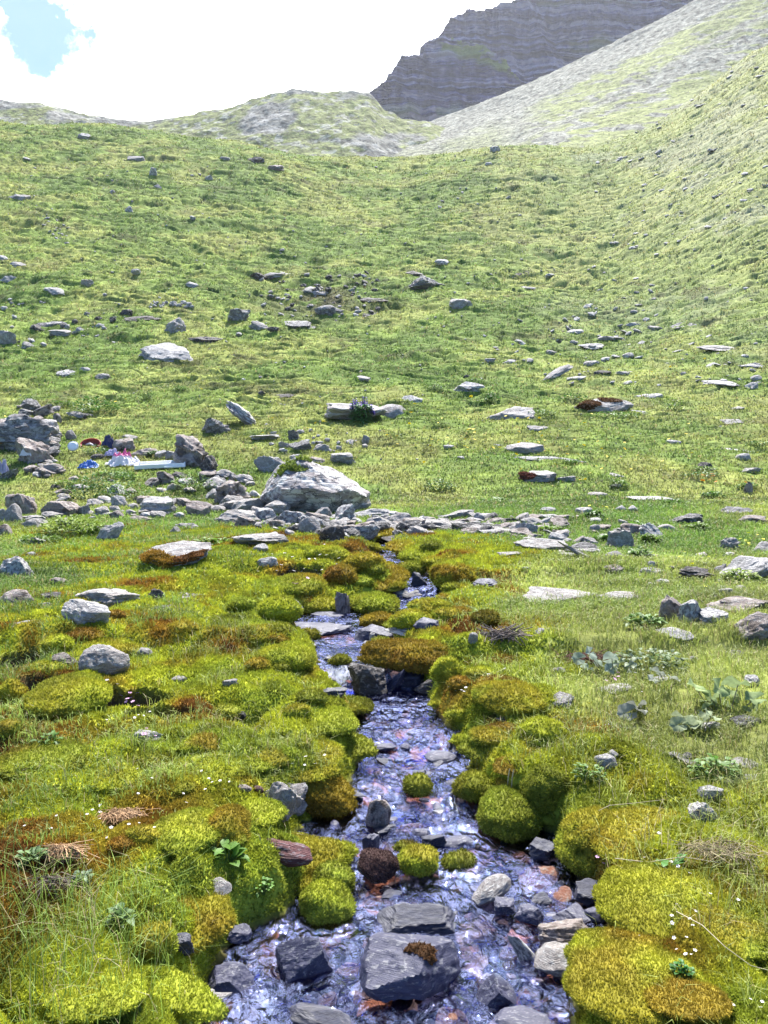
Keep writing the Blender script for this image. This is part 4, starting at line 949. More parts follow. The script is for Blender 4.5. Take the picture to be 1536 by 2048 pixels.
# right bank and meadow rocks
L2 = [
(958,1044,26,22,'round','pale','pale round stone at the left of the right-hand slab row','stone'),
(983,1068,86,20,S_,'grey','long grey slab in the middle of the right-hand slab row','flat_rock'),
(945,1068,54,16,S_,'brown','brown grey flat rock below the pale round stone','rock'),
(1018,1048,50,14,S_,'soil','thin dark slab above the long grey one','flat_rock'),
(1053,1070,44,30,B,'pale','pale square block in the right-hand slab row','rock'),
(1086,1052,30,38,S_,'lichen','light slab standing upright beside the pale square block','flat_rock'),
(1096,1024,32,12,S_,'pale','flat light stone above the upright slab','stone'),
(1082,1102,106,30,S_,'grey','broad overlapping slabs below the pale square block','flat_rock'),
(1115,1088,38,28,B,'pale','pale rock on the broad overlapping slabs','rock'),
(1150,1120,66,24,S_,'grey','slab slanting down to the right at the end of the slab row','flat_rock'),
(1176,1092,38,24,W_,'grey','angular rock above the slanting slab','rock'),
(1172,1108,64,16,S_,'grey','flat slab bridging the dark hollow right of the slab row','flat_rock'),
(1190,1066,24,20,'round','grey','small round stone above the dark hollow','stone'),
(1240,1098,58,44,B,'grey','grey boulder left in the group with the white split rock','boulder'),
(1268,1072,52,30,B,'brown','brown grey block behind the white split rock','rock'),
(1302,1076,46,36,S_,'lichen','white split rock slanting to the right','rock'),
(1334,1062,40,16,'round','grey','rounded stone right of the white split rock','stone'),
(1372,1048,66,26,'strata','strata','low layered rock in the grass, upper right of the white split rock','rock'),
(1168,1028,36,16,B,'pale','pale angular stone in the meadow above the slab row','stone'),
(1242,1023,25,15,'round','pale','left of two round pale stones in the meadow','stone'),
(1266,1023,20,14,'round','pale','right of two round pale stones in the meadow','stone'),
(1195,993,38,11,S_,'grey','thin stone in flowers above the two round pale stones','stone'),
(1302,1001,96,9,S_,'pale','very long thin slab flush with the meadow','flat_rock'),
(1232,976,28,10,S_,'pale','small bright stone below the meadow flowers','stone'),
(1473,1028,66,18,S_,'grey','grey slab among grass near the right edge, above a lumpy one','flat_rock'),
(1505,1047,54,20,'strata','brown','lumpy rock at the right edge below the grey slab','rock'),
(1497,987,18,28,W_,'brown','small upright brown stone among yellow flowers near the right edge','stone'),
(1230,1117,38,18,'round','grey','grey stone in the grass below the flat bridging slab','stone'),
(1228,1144,40,16,'round','brown','brown rounded stone alone in mossy grass','stone'),
(1298,1118,38,12,B,'pale','light stone above a small white pebble','stone'),
(1303,1133,20,13,'round','lichen','small white pebble in the grass right of the brown rounded stone','stone'),
(1291,1150,40,13,W_,'pale','flat pale wedge below the small white pebble','stone'),
(1393,1163,76,36,'strata','soil','ragged dark rock in front of the pale tilted slab','rock'),
(1440,1148,26,24,W_,'grey','small jagged stone between the ragged dark rock and the pale tilted slab','stone'),
(1500,1162,120,58,S_,'pale','large pale slab tilted up at the right edge','flat_rock'),
(1528,1108,50,30,S_,'grey','grey slab end poking in at the right edge above the large pale slab','flat_rock'),
(1460,1102,40,32,'strata','grey','grey lumpy rock with yellow flowers around','rock'),
(1325,1170,32,15,W_,'lichen','small white stone left of the dark ragged rock','stone'),
(1453,1192,40,16,B,'grey','grey stone above the long beam shaped slab','stone'),
(1125,1208,160,32,S_,'grey','long low ledge of grey rock, left half, right of the stream','flat_rock'),
(1243,1204,112,22,'round','grey','long low ledge of grey rock, right half with herbs','flat_rock'),
(1345,1242,56,54,W_,'brown','brown wedge at the left of the lichened trio on the right','rock'),
(1380,1250,54,52,B,'lichen','white blotched block in the middle of the lichened trio','rock'),
(1426,1250,66,34,B,'lichen','white low rock at the right of the lichened trio','rock'),
(1478,1228,134,34,S_,'brown','long beam shaped brown slab at the right edge','flat_rock'),
(1512,1284,90,62,B,'brown','big squared brown block tilted at the right edge under the beam shaped slab','boulder'),
(1352,1281,66,22,'round','pale','pale flat rock in grass below the lichened trio','rock'),
(1468,1318,44,18,'strata','strata','small striped stone below the tilted brown block','stone'),
(1384,1326,30,14,'round','grey','small grey stone between the pale flat rock and the big leaves','stone'),
(1020,1112,50,10,S_,'grey','thin slab in moss below the broad overlapping slabs','flat_rock'),
(1052,1141,16,9,'round','pale','tiny pale pebble in yellow moss right of the stream head','stone'),
(946,1287,20,22,'round','grey','small upright grey stone left of the dead twigs','stone'),
(1080,1268,24,12,W_,'pale','small light stone right of the dead twigs','stone'),
(1122,1414,54,30,W_,'grey','grey pointed stone on yellow moss right of the stream','stone'),
(1228,1388,74,20,S_,'grey','flat grey stone behind the grey leaved plant','flat_rock'),
(1118,1346,26,12,'round','grey','small stone at the left of the grey leaves','stone'),
(1325,1370,54,18,S_,'pale','pale thin slab in grass left of the big leaved plant','flat_rock'),
(1245,1461,84,18,S_,'pale','long whitish flat stone in yellow moss','stone'),
(1212,1537,48,30,'round','pale','rounded whitish stone, lower of a pair on the right bank','stone'),
(1226,1516,24,17,'round','pale','small whitish stone, upper of a pair on the right bank','stone'),
(1350,1516,32,13,'round','pale','pale stone left of its neighbour in thin grass','stone'),
(1374,1519,26,14,'round','grey','greyer stone right of its neighbour in thin grass','stone'),
(1378,1549,76,22,S_,'grey','grey slanting ledge below two small stones in the grass','flat_rock'),
(1487,1538,66,22,'round','grey','grey low stone near the right edge, below the big leaves','stone'),
(1491,1460,66,28,'round','strata','ridged light stone just under the big leaves at the right','stone'),
(1420,1602,56,32,B,'pale','pale corner shaped stone in the rough grass','stone'),
(1476,1568,74,14,S_,'pale','thin pale ledge behind the corner shaped stone','flat_rock'),
(1406,1645,62,42,S_,'lichen','white elongated stone tilting down to the right','stone'),
(1422,1463,40,20,W_,'lichen','white stone speckled with red below the big leaves','stone'),
(1505,1375,36,26,B,'lichen','broken white stone beside the big leaves at the right','stone'),
# meadow above
(1023,840,92,32,W_,'grey','large grey wedge shaped boulder alone in the flowery meadow','boulder'),
(1278,826,30,7,S_,'pale','thin pale stone at the right foot of the brown topped boulder','stone'),
(1443,774,84,16,S_,'pale','long pale slab high in the right meadow','flat_rock'),
(1503,779,26,18,W_,'pale','tilted pale stone right of the long pale slab','stone'),
(1298,798,56,13,S_,'pale','pale ledge left of the long slab in the right meadow','flat_rock'),
(1363,801,48,9,S_,'grey','thin grey ledge between two pale ones in the right meadow','flat_rock'),
(1503,735,44,9,S_,'pale','thin pale slab at the right edge above the tilted stone','flat_rock'),
(1475,819,28,8,S_,'grey','small grey stone in the right meadow below the long slab','stone'),
(1463,847,44,10,S_,'grey','thin grey slab in the right meadow, lower than the others','flat_rock'),
(1075,863,42,14,B,'grey','small grey rock right below the large wedge boulder','rock'),
(1050,906,78,25,'round','grey','smooth domed grey rock in the flowery meadow','boulder'),
(1092,923,64,7,S_,'pale','thin pale slab below the domed grey rock','flat_rock'),
(993,893,32,7,S_,'pale','thin pale stone left of the domed grey rock','stone'),
(1346,889,32,11,'round','pale','pale rounded stone in the middle of the right meadow','stone'),
(1473,905,66,8,S_,'lichen','white flat slab near the right edge above a round stone','flat_rock'),
(1486,921,32,17,'round','pale','round pale stone under the white flat slab','stone'),
(1410,938,30,16,'strata','soil','dark hollowed stone left of the round pale one','stone'),
(1503,946,38,13,B,'grey','grey stone at the right edge below the round pale one','stone'),
(1233,955,30,11,W_,'grey','small angular stone in the meadow between the flowers','stone'),
(1133,963,38,13,B,'grey','grey stone right of the block with red moss','stone'),
(898,899,22,11,B,'pale','upper of two pale chips right of the monkshood boulder','stone'),
(922,918,16,7,S_,'pale','lower of two pale chips right of the monkshood boulder','stone'),
(825,805,42,17,W_,'lichen','white rock right above the lumpy round boulder','rock'),
(938,786,60,27,'strata','lichen','black and white banded boulder in the meadow','boulder'),
(933,757,12,9,'round','soil','dark little stone behind the banded boulder','stone'),
(727,763,30,14,B,'grey','grey rock in the grass above the monkshood boulder','rock'),
(522,791,15,11,'round','soil','single black stone in the grass left of the hillside centre','stone'),
(570,796,40,9,'strata','soil','dark broken patch of rock right of the single black stone','rock'),
(332,724,104,42,B,'pale','big pale boulder alone on the left hillside','boulder'),
(370,730,54,11,S_,'soil','dark thin slab under the right of the big pale boulder','flat_rock'),
(130,754,38,17,B,'lichen','white flat block on the left hillside','rock'),
(205,758,30,13,'strata','grey','grey broken rock right of the white flat block','rock'),
(170,742,22,9,'round','pale','small pale stone between the white flat block and the broken one','stone'),
(350,666,42,38,'strata','grey','craggy grey rock above the big pale boulder','rock'),
(410,686,66,15,'strata','soil','dark broken ledge right above the big pale boulder','rock'),
(285,642,70,14,'strata','soil','dark ledge in a green hollow left of the rubble','rock'),
(252,632,26,16,'strata','soil','dark rock at the left end of the ledge in the green hollow','rock'),
(105,656,64,15,'strata','strata','layered rock band on the far left hillside','rock'),
(75,662,34,16,'strata','soil','dark layered rock at the left of the rock band','rock'),
(120,672,44,15,B,'grey','grey rock under the layered rock band','rock'),
(58,698,30,18,W_,'grey','grey tilted rock low in the far left hillside','rock'),
(12,690,40,34,B,'grey','grey rock cut by the left edge halfway up the hill','rock'),
(160,665,20,12,W_,'pale','pale slanting chip right of the layered rock band','stone'),
(200,655,18,10,'round','pale','small round pale stone further right of the layered rock band','stone'),
(108,590,40,18,S_,'pale','pale tilted slab high on the left slope','flat_rock'),
(175,573,26,17,'strata','grey','roundish striped rock high on the left slope','rock'),
(385,576,26,15,B,'pale','pale block alone in the green upper slope','rock'),
(36,535,36,14,W_,'grey','grey rock at the far left, upper of two on the edge','rock'),
(14,565,34,16,S_,'pale','pale long rock at the far left edge, lower of two','rock'),
(520,560,38,18,'strata','soil','dark layered rock left above the outcrop rubble','rock'),
(558,556,38,12,'strata','grey','grey layered rock beside the dark one above the outcrop rubble','rock'),
(850,580,76,34,'strata','strata','big cracked layered boulder in the middle of the upper slope','boulder'),
(826,553,42,14,'strata','soil','dark rock behind the big cracked layered boulder','rock'),
(922,618,46,24,'strata','grey','broken grey rock below right of the big cracked boulder','rock'),
(1050,555,42,14,'strata','soil','dark edged rock on the upper slope, right of centre','rock'),
(1056,580,32,9,S_,'grey','thin grey rock below the dark edged rock on the upper slope','rock'),
(883,530,28,14,W_,'lichen','white angular rock above the big cracked boulder','rock'),
(658,632,56,26,'strata','strata','layered rock in the middle of the peaty outcrop','rock'),
(630,590,50,20,'strata','grey','grey rock at the top of the peaty outcrop','rock'),
(740,603,76,12,'strata','soil','long dark ledge right of the peaty outcrop','rock'),
(736,634,30,11,'strata','soil','small dark ledge below the long dark one','rock'),
(478,642,44,30,'strata','strata','craggy rock at the left of the peaty outcrop','rock'),
(518,660,40,22,'strata','grey','grey craggy rock, lower left of the peaty outcrop','rock'),
(600,658,64,20,'strata','strata','flat layered rocks at the foot of the peaty outcrop','rock'),
(545,665,26,14,'strata','soil','dark rock between the two lowest crags of the peaty outcrop','rock'),
(1150,667,34,9,S_,'pale','thin pale slab in the upper right meadow','flat_rock'),
(1310,660,32,10,B,'grey','grey rock left of the larger layered one on the upper right','rock'),
(1365,658,62,17,'strata','strata','layered rock on the upper right slope','rock'),
(1223,683,56,13,'strata','grey','grey broken ledge on the right slope','rock'),
(1182,699,50,15,'strata','lichen','white ribbed rock left of the grey broken ledge','rock'),
(1260,656,26,10,W_,'pale','small pale rock above the grey broken ledge','rock'),
(1432,702,76,14,'strata','grey','grey ledge far up the right slope near the edge','rock'),
(1358,705,34,7,S_,'pale','thin pale stone left of the grey ledge near the right edge','stone'),
(1102,711,22,14,W_,'grey','small grey rock standing left of the ribbed white one','rock'),
(980,725,22,10,B,'grey','small grey stone in the middle meadow','stone'),
(1025,727,34,10,S_,'pale','pale flat stone right of the small grey one in the middle meadow','stone'),
(1118,757,56,26,W_,'grey','tilted grey slabs in the middle of the right meadow','rock'),
(1153,760,38,9,S_,'pale','pale edge right of the tilted grey slabs','stone'),
(1183,732,32,13,B,'grey','grey stone above the tilted grey slabs','stone'),
(1205,750,36,11,S_,'soil','dark stone right of the pale edge in the right meadow','stone'),
(1248,750,34,9,S_,'grey','flat grey stone right of the dark stone in the right meadow','stone'),
(168,278,24,14,B,'pale','pale stone alone near the top left of the green crest','rock'),
(38,401,44,16,S_,'grey','flat grey slab at the left, a third of the way down the slope','flat_rock'),
(306,352,15,20,W_,'lichen','upright white stone high on the slope left of centre','stone'),
(272,322,34,12,S_,'grey','grey flat rock above the upright white stone','rock'),
(512,326,34,15,'strata','soil','dark rock just under the crest left of centre','rock'),
(552,342,34,14,'strata','brown','brown broken rock beside the dark one under the crest','rock'),
(450,320,20,8,B,'grey','grey rock left of the dark rock under the crest','stone'),
(990,304,20,14,B,'lichen','white stone standing on the crest line','stone'),
(977,331,14,8,'round','lichen','white pebble just below the white stone on the crest','stone'),
(315,378,16,12,W_,'grey','grey stone below the upright white stone','stone'),
(418,360,16,12,W_,'pale','pale stone in the upper slope left of the dark rock','stone'),
(258,425,16,16,W_,'lichen','white wedge stone in the upper left slope','stone'),
]
for t in L2:
    px, row, w_, h_, k, m_, lab, nm = t; kw = {}
    for q, a in {'light slab standing upright': -60, 'white split rock': -38, 'slab slanting down': -28, 'large pale slab tilted': 24, 'big squared brown': 24, 'white elongated': -30, 'pale tilted slab high': -18, 'grey slanting ledge': -12, 'long beam': 3, 'large grey wedge': 10, 'pale long rock': 14, 'tilted grey slabs': 20}.items():
        if lab.startswith(q): kw['tilt'] = a
    rock(px, row, w_, h_, k, m_, lab, nm, **kw)
rock(1208, 823, 114, 30, 'round', 'grey', 'long domed boulder topped with dark brown moss in the right meadow', 'boulder', D=.6, caps=[((-.8, -.2, .6), .86, BC), ((.25, .0, 1), .965, BC)])
rock(1075, 964, 74, 27, B, 'grey', 'grey block with dark red moss on its left end', 'rock', caps=[((-.9, -.2, .35), .78, (.14, .05, .035))])

# rubble heaps and loose stones: copies of a few stones
PROT = []; PV = []
for i, (k, m_) in enumerate([(B, 'grey'), (W_, 'pale'), (S_, 'grey'), ('strata', 'strata'), ('round', 'pale'), (S_, 'pale'), (B, 'brown'), ('strata', 'soil'), (W_, 'lichen'), ('round', 'grey'), (S_, 'brown'), (B, 'soil'), ('round', 'rust'), ('round', 'wet'), (S_, 'rust'), (S_, 'dark')]):
    v, f = rock_unit(k, 900+i*13, 3); v /= np.abs(v).max(0)
    me = mesh_np('stone', v, f, RM[m_], smooth=False); PROT.append(me.data); PV.append((*rock_unit(k, 900+i*13, 2), RM[m_])); bpy.data.objects.remove(me)
LOOSE = []
def loose(px, row, w_, asp, proto, label, group, yaw=0, up=.35, z=None, name='stone', tilt=0):
    LOOSE.append((px, row, w_, asp, proto, label, group, yaw, up, z, tilt))
ADJ = {0: 'grey angular', 1: 'pale pointed', 2: 'flat grey', 3: 'thinly layered', 4: 'rounded pale', 5: 'flat pale', 6: 'brownish angular', 7: 'dark layered', 8: 'white blotched', 9: 'rounded grey', 10: 'flat brown', 11: 'dark angular', 12: 'rust coloured', 13: 'rounded wet', 14: 'flat rust coloured', 15: 'flat dark wet'}
def place_label(px, row, proto, label, wet, group):
    best = min(((math.hypot(px-a, 1.6*(row-b))-.4*c, l) for a, b, c, l in NAMED), key=lambda t: t[0])
    short = best[1].split(',')[0].split(' and ')[0]
    lead = ADJ[proto]+(' stone under water' if wet and 'under' in label else ' stone')+' close to the '
    if best[0] < 60 and len((lead+short).split()) <= 15: return '%s %s close to the %s' % (ADJ[proto], 'stone under water' if wet and 'under' in label else 'stone', short), 'loose stones close to the '+short
    words = (ADJ[proto]+' stone: '+label).split(); return (label if len(words) > 15 or wet else ' '.join(words)), group
def place_loose(keep):
    """the largest in the picture stand as objects of their own, the small rest as one object"""
    order = sorted(range(len(LOOSE)), key=lambda i: -LOOSE[i][2]); own = set(order[:keep])
    Vs, Fs, Ms, k = [], [], [], 0; mats = []
    for i, (px, row, w_, asp, proto, label, group, yaw, up, z, tilt) in enumerate(LOOSE):
        x, y, zz = locate(px, row); s = w_*y/FPX/2
        n = gnormal(np.array([x]), np.array([y]))[0]
        loc = Vector((x, y, (zz if z is None else z)+s*asp*up))
        q = Vector((0, 0, 1)).rotation_difference(Vector(n).lerp(Vector((0, 0, 1)), .4)).to_matrix() @ Matrix.Rotation(tilt, 3, 'Y') @ Matrix.Rotation(yaw, 3, 'Z')
        if i in own:
            o = bpy.data.objects.new('stone', PROT[proto]); COL.objects.link(o); o.location = loc; o.scale = (s, s*.8, s*asp)
            o.rotation_euler = q.to_euler(); lb, gr = place_label(px, row, proto, label, z is not None, group); tag(o, lb, 'stone', gr)
            if z is None and row < 1300: ROCKS.append((px, row, w_, y, tuple(loc), tuple(o.scale)))
        else:
            v, f, m_ = PV[proto]
            if m_ not in mats: mats.append(m_)
            Vs.append((v*np.array((s, s*.8, s*asp)))@np.array(q).T+np.array(loc)); Fs.append(f+k); k += len(v); Ms.append(np.full(len(f), mats.index(m_)))
    o = mesh_np('small_stones', np.concatenate(Vs), np.concatenate(Fs), mats, midx=np.concatenate(Ms), smooth=False); tag(o, kind='stuff')
rg = np.random.default_rng(99)
def heap(px, row, w_, h_, n, smin, smax, protos, label, group, asp=(.25, .5), slope=0):
    for i in range(n):
        u, v = rg.uniform(-1, 1, 2)
        loose(px+u*w_/2, row-h_/2+v*h_/2+slope*u*w_/2, rg.uniform(smin, smax), rg.uniform(*asp), int(rg.choice(protos)), label, group, yaw=rg.uniform(0, 6.28), tilt=rg.normal()*.25)
heap(342, 617, 84, 14, 34, 6, 13, [1, 4, 4, 5, 9], 'small pale stone in the oval scree patch on the left hillside', 'stones of the oval scree patch', (.5, .8))
heap(112, 478, 50, 38, 20, 5, 12, [0, 2, 5, 8], 'small grey stone in the little gully high on the left slope', 'stones in the left gully', slope=.5)
heap(640, 635, 240, 90, 80, 6, 20, [0, 3, 7, 7, 11, 2, 8], 'broken stone of the peaty outcrop in mid hillside', 'broken stones of the peaty outcrop')
heap(690, 1072, 330, 40, 46, 16, 42, [0, 3, 9, 6, 8, 1], 'fist to head sized stone in the rubble at the foot of the largest boulder', 'rubble below the largest boulder', (.35, .65))
heap(1000, 1070, 260, 36, 44, 18, 52, [0, 2, 5, 10, 3], 'flat broken stone filling the slab row right of the stream head', 'small stones of the slab row')
heap(1150, 700, 330, 90, 34, 8, 26, [2, 5, 8, 3], 'flat grey stone in the stony band on the right slope', 'stones of the band across the right slope', (.2, .4), slope=-.25)
heap(1330, 780, 380, 120, 40, 8, 28, [2, 5, 5, 8], 'flat pale stone in the right hand meadow', 'stones of the right meadow', (.15, .4))
heap(120, 690, 240, 90, 30, 8, 20, [0, 3, 7, 8, 5], 'small stone on the far left of the middle hillside', 'stones on the left of the hillside', (.3, .7))
heap(300, 1030, 420, 70, 44, 12, 40, [6, 0, 9, 10], 'small brownish stone on the shelf below the litter', 'stones on the shelf below the litter', (.3, .6))
heap(60, 890, 130, 80, 26, 16, 44, [6, 0, 3], 'loose block of the left outcrop', 'loose blocks of the left outcrop', (.35, .65))
heap(640, 905, 200, 44, 24, 9, 20, [0, 2, 8, 1], 'small stone scattered round the pile behind the largest boulder', 'stones round the upper pile', (.4, .7))
heap(1190, 1095, 150, 60, 20, 14, 40, [0, 2, 6], 'small stone round the dark hollow right of the slab row', 'stones round the dark hollow')
heap(460, 1020, 110, 70, 20, 16, 44, [6, 0, 3, 2], 'broken block in the layered stack left of the largest boulder', 'blocks of the stack left of the largest boulder', (.4, .7))
heap(1400, 1220, 260, 110, 30, 12, 34, [0, 3, 4, 8], 'small stone in the grass among the right hand rocks', 'small stones among the right rocks')
def band(pts, n, smin, smax, jit, protos, label, group, asp=(.35, .7)):
    for i in range(n):
        t = rg.random()*(len(pts)-1); k = int(t); u = t-k; px = pts[k][0]*(1-u)+pts[k+1][0]*u; row = pts[k][1]*(1-u)+pts[k+1][1]*u
        loose(px+rg.normal()*6, row+rg.normal()*jit, smin+(smax-smin)*rg.random()**1.6, rg.uniform(*asp), int(rg.choice(protos)), label, group, yaw=rg.uniform(0, 6.28), tilt=rg.normal()*.22)
band([(425, 960), (450, 1000), (500, 1035), (560, 1050), (640, 1062), (720, 1062), (800, 1062), (860, 1052)], 104, 22, 74, 9, [0, 3, 2, 6, 8, 3, 0], 'angular block wedged in the rubble belt under and beside the largest boulder', 'blocks of the rubble belt')
band([(860, 1052), (940, 1058), (1030, 1066), (1090, 1085), (1150, 1105), (1200, 1100)], 60, 24, 70, 8, [2, 5, 0, 3, 10, 2], 'flat slab piece of the rock band right of the stream head', 'slabs of the rock band', (.2, .45))
band([(10, 1050), (70, 1045), (160, 1030), (240, 1030), (330, 1025), (400, 1020)], 40, 18, 52, 8, [0, 2, 6, 9], 'brown grey block along the shelf below the litter', 'blocks along the left shelf')
band([(0, 850), (50, 860), (90, 875), (110, 900), (90, 940), (60, 955)], 40, 20, 60, 8, [3, 6, 0, 3], 'broken layered block of the left outcrop', 'blocks of the left outcrop')
band([(350, 925), (385, 900), (410, 925), (430, 955)], 18, 16, 40, 7, [3, 6, 0], 'crumbled block behind the white tray', 'blocks behind the white tray')
# every loose stone of the open hillside
for i in range(420):
    while True:
        px = rg.uniform(-20, 1560); row = 300+640*rg.beta(1.3, 1.5)
        if row > crest(px)+14: break
    s = rg.pareto(2.6)*4+4
    loose(px, row, min(s, 26), rg.uniform(.25, .6), int(rg.choice([0, 1, 2, 5, 5, 8, 4])), 'small grey stone poking out of the grass of the open hillside', 'small stones of the open hillside', yaw=rg.uniform(0, 6.28), tilt=rg.normal()*.2)
for i in range(90):
    u = rg.random(); px = 1180+400*rg.random(); row = crest(px)+12+rg.random()**1.2*300
    loose(px, row, rg.uniform(7, 20), rg.uniform(.2, .4), int(rg.choice([5, 5, 1, 8])), 'small flat stone on the steep grassy flank at the upper right', 'stones of the steep right flank', yaw=rg.uniform(0, 6.28))
# stones seen under the water
for i in range(210):
    row = 1230+820*rg.random()**.7; y = y_at_row_w(row); l, r = edges(y); x = rg.uniform(l+.02, r-.02); px = 768+FPX*float(x)/y*(cp-(1024-row)/FPX*sp)
    k = int(rg.choice([12, 14, 13, 13, 9, 6, 15, 13])); lab = {12: 'rust coloured stone lying under the water', 14: 'rust coloured stone lying under the water'}.get(k, 'grey stone lying under the running water')
    s = rg.uniform(14, 46)*(.5+.7*(row-1230)/820)
    loose(px, row, s, rg.uniform(.3, .5), k, lab, 'rust stones on the stream bed' if k in (12, 14) else 'grey stones on the stream bed', yaw=rg.uniform(0, 6.28), z=zw(y)-.055-s*.00025*y*.5, up=0)
for px, row, s in ((640, 1880, 95), (545, 1905, 70), (590, 1900, 40), (700, 1925, 60), (655, 1985, 50), (1110, 1790, 90), (830, 1650, 90), (985, 1600, 60), (1030, 1700, 70), (940, 1865, 40), (1020, 1890, 50), (490, 1975, 24), (905, 2030, 90), (760, 1790, 80), (1080, 1745, 110)):
    y = y_at_row_w(row)
    loose(px, row, s, .35, int(rg.choice([12, 14])), 'rust coloured stone lying under the water', 'rust stones on the stream bed', yaw=rg.uniform(0, 6.28), z=zw(y)-.03, up=0)
for i in range(46):      # wet stones breaking the surface
    row = 1240+640*rg.random(); y = y_at_row_w(row); l, r = edges(y); u = rg.choice([rg.beta(.5, 2), 1-rg.beta(.5, 2), rg.random()]); x = l+.03+(r-l-.06)*u; px = 768+FPX*float(x)/y*(cp-(1024-row)/FPX*sp)
    s = rg.uniform(22, 58)*(.6+.5*(row-1230)/820)
    loose(px, row, s, rg.uniform(.3, .55), int(rg.choice([13, 15, 13, 15])), 'dark wet stone breaking the surface of the stream', 'wet stones in the stream', yaw=rg.uniform(0, 6.28), z=zw(y)-.012, up=.1, tilt=rg.normal()*.15)
place_loose(240)
# ------------------------------------------------------------ moss cushions
def moss_dome(seed, sub=4):
    v, f = ICO[sub]; rg = np.random.default_rng(seed); s = rg.uniform(0, 40, 3)
    v = v.copy(); up = v[:, 2] > 0
    r = 1+.32*fbm3(v[:, 0]*1.3+s[0], v[:, 1]*1.3+s[1], v[:, 2]*1.3+s[2], 3, seed)
    f1, _ = worley2(v[:, 0]*2.1+s[0]+v[:, 2], v[:, 1]*2.1+s[1]+v[:, 2]*.5, seed); r = r+.10*np.sqrt(np.clip(1-(f1/.8)**2, 0, 1))
    v = v*r[:, None]; v[:, 2] = np.sign(v[:, 2])*np.abs(v[:, 2])**.85; v[~up, 2] *= .75; v[:, :2] *= (1-.18*np.clip(-v[:, 2], 0, 1))[:, None]
    return v/np.abs(v).max(0), f
MC = dict(lime=(LIME*1.05, LIME2), green=(LIME2*1.05, OLV), ochre=(OCH, LIME2), gold=(OCH*1.1, LIME), rust=(np.array((.17, .055, .018)), ORG), orange=(ORG*1.1, OCH), olive=(OLV, OLV*.75), brown=(np.array((.10, .05, .02)), OLV*.8), rustlime=(ORG, LIME), olivetop=(OLV*1.1, np.array((.07, .06, .014))))
NM = [0]
def cushion(px, row, w_, h_, kind, label, D=.9, topc=None, fine=1.0):
    NM[0] += 1; seed = 3000+NM[0]*11; rg = np.random.default_rng(seed)
    sub = 5 if w_ > 90 else 4
    D = 1.35 if w_ > 100 else D
    v, f = moss_dome(seed, sub); loc, s, R_, y0 = fit(v, px, row, w_, h_, D, rg.uniform(-.4, .4), 0, .3, .30, zmin=.2)
    V = (v*np.array(s))@np.array(R_).T; N = unit((v/np.array(s))@np.array(R_).T)
    a, b = MC[kind]; W_ = V+np.array(loc)
    t = sstep(-.25, .3, fbm3(W_[:, 0]*5, W_[:, 1]*5, W_[:, 2]*5, 3, seed)+(.35*v[:, 2]-.1)); c = b*(1-t[:, None])+a*t[:, None]
    mixc = moss_col(W_[:, 0], W_[:, 1]); c = c*.68+mixc*.32
    c = c*(1+.35*fbm3(W_[:, 0]*16, W_[:, 1]*16, W_[:, 2]*16, 2, seed))[:, None]
    p = V[f]; cr = np.cross(p[:, 1]-p[:, 0], p[:, 2]-p[:, 0]); ar = np.linalg.norm(cr, axis=1)/2; ar = ar*(W_[f][:, :, 2].mean(1) > loc[2]-s[2]*.75)
    sz = .0021*y0**.93*fine; n = int(min(34000, ar.sum()/sz**2*.85)); ti = rg.choice(len(f), n, p=ar/ar.sum())
    u = rg.random((n, 2)); m_ = u.sum(1) > 1; u[m_] = 1-u[m_]
    q = p[ti, 0]+(p[ti, 1]-p[ti, 0])*u[:, :1]+(p[ti, 2]-p[ti, 0])*u[:, 1:]
    Vs, Fs, Cs = shoots(q, unit(cr[ti])+np.array((0, 0, .25)), np.full(n, sz*2.1), np.full(n, sz*.62), c[f[ti, 0]], rg=rg, jit=.42)
    o = mesh_np('moss_cushion', np.concatenate([V*.985, Vs]), [f, Fs+len(V)], M_moss, np.concatenate([c*.85, Cs]))
    o.location = loc; tag(o, label, 'moss cushion'); return o
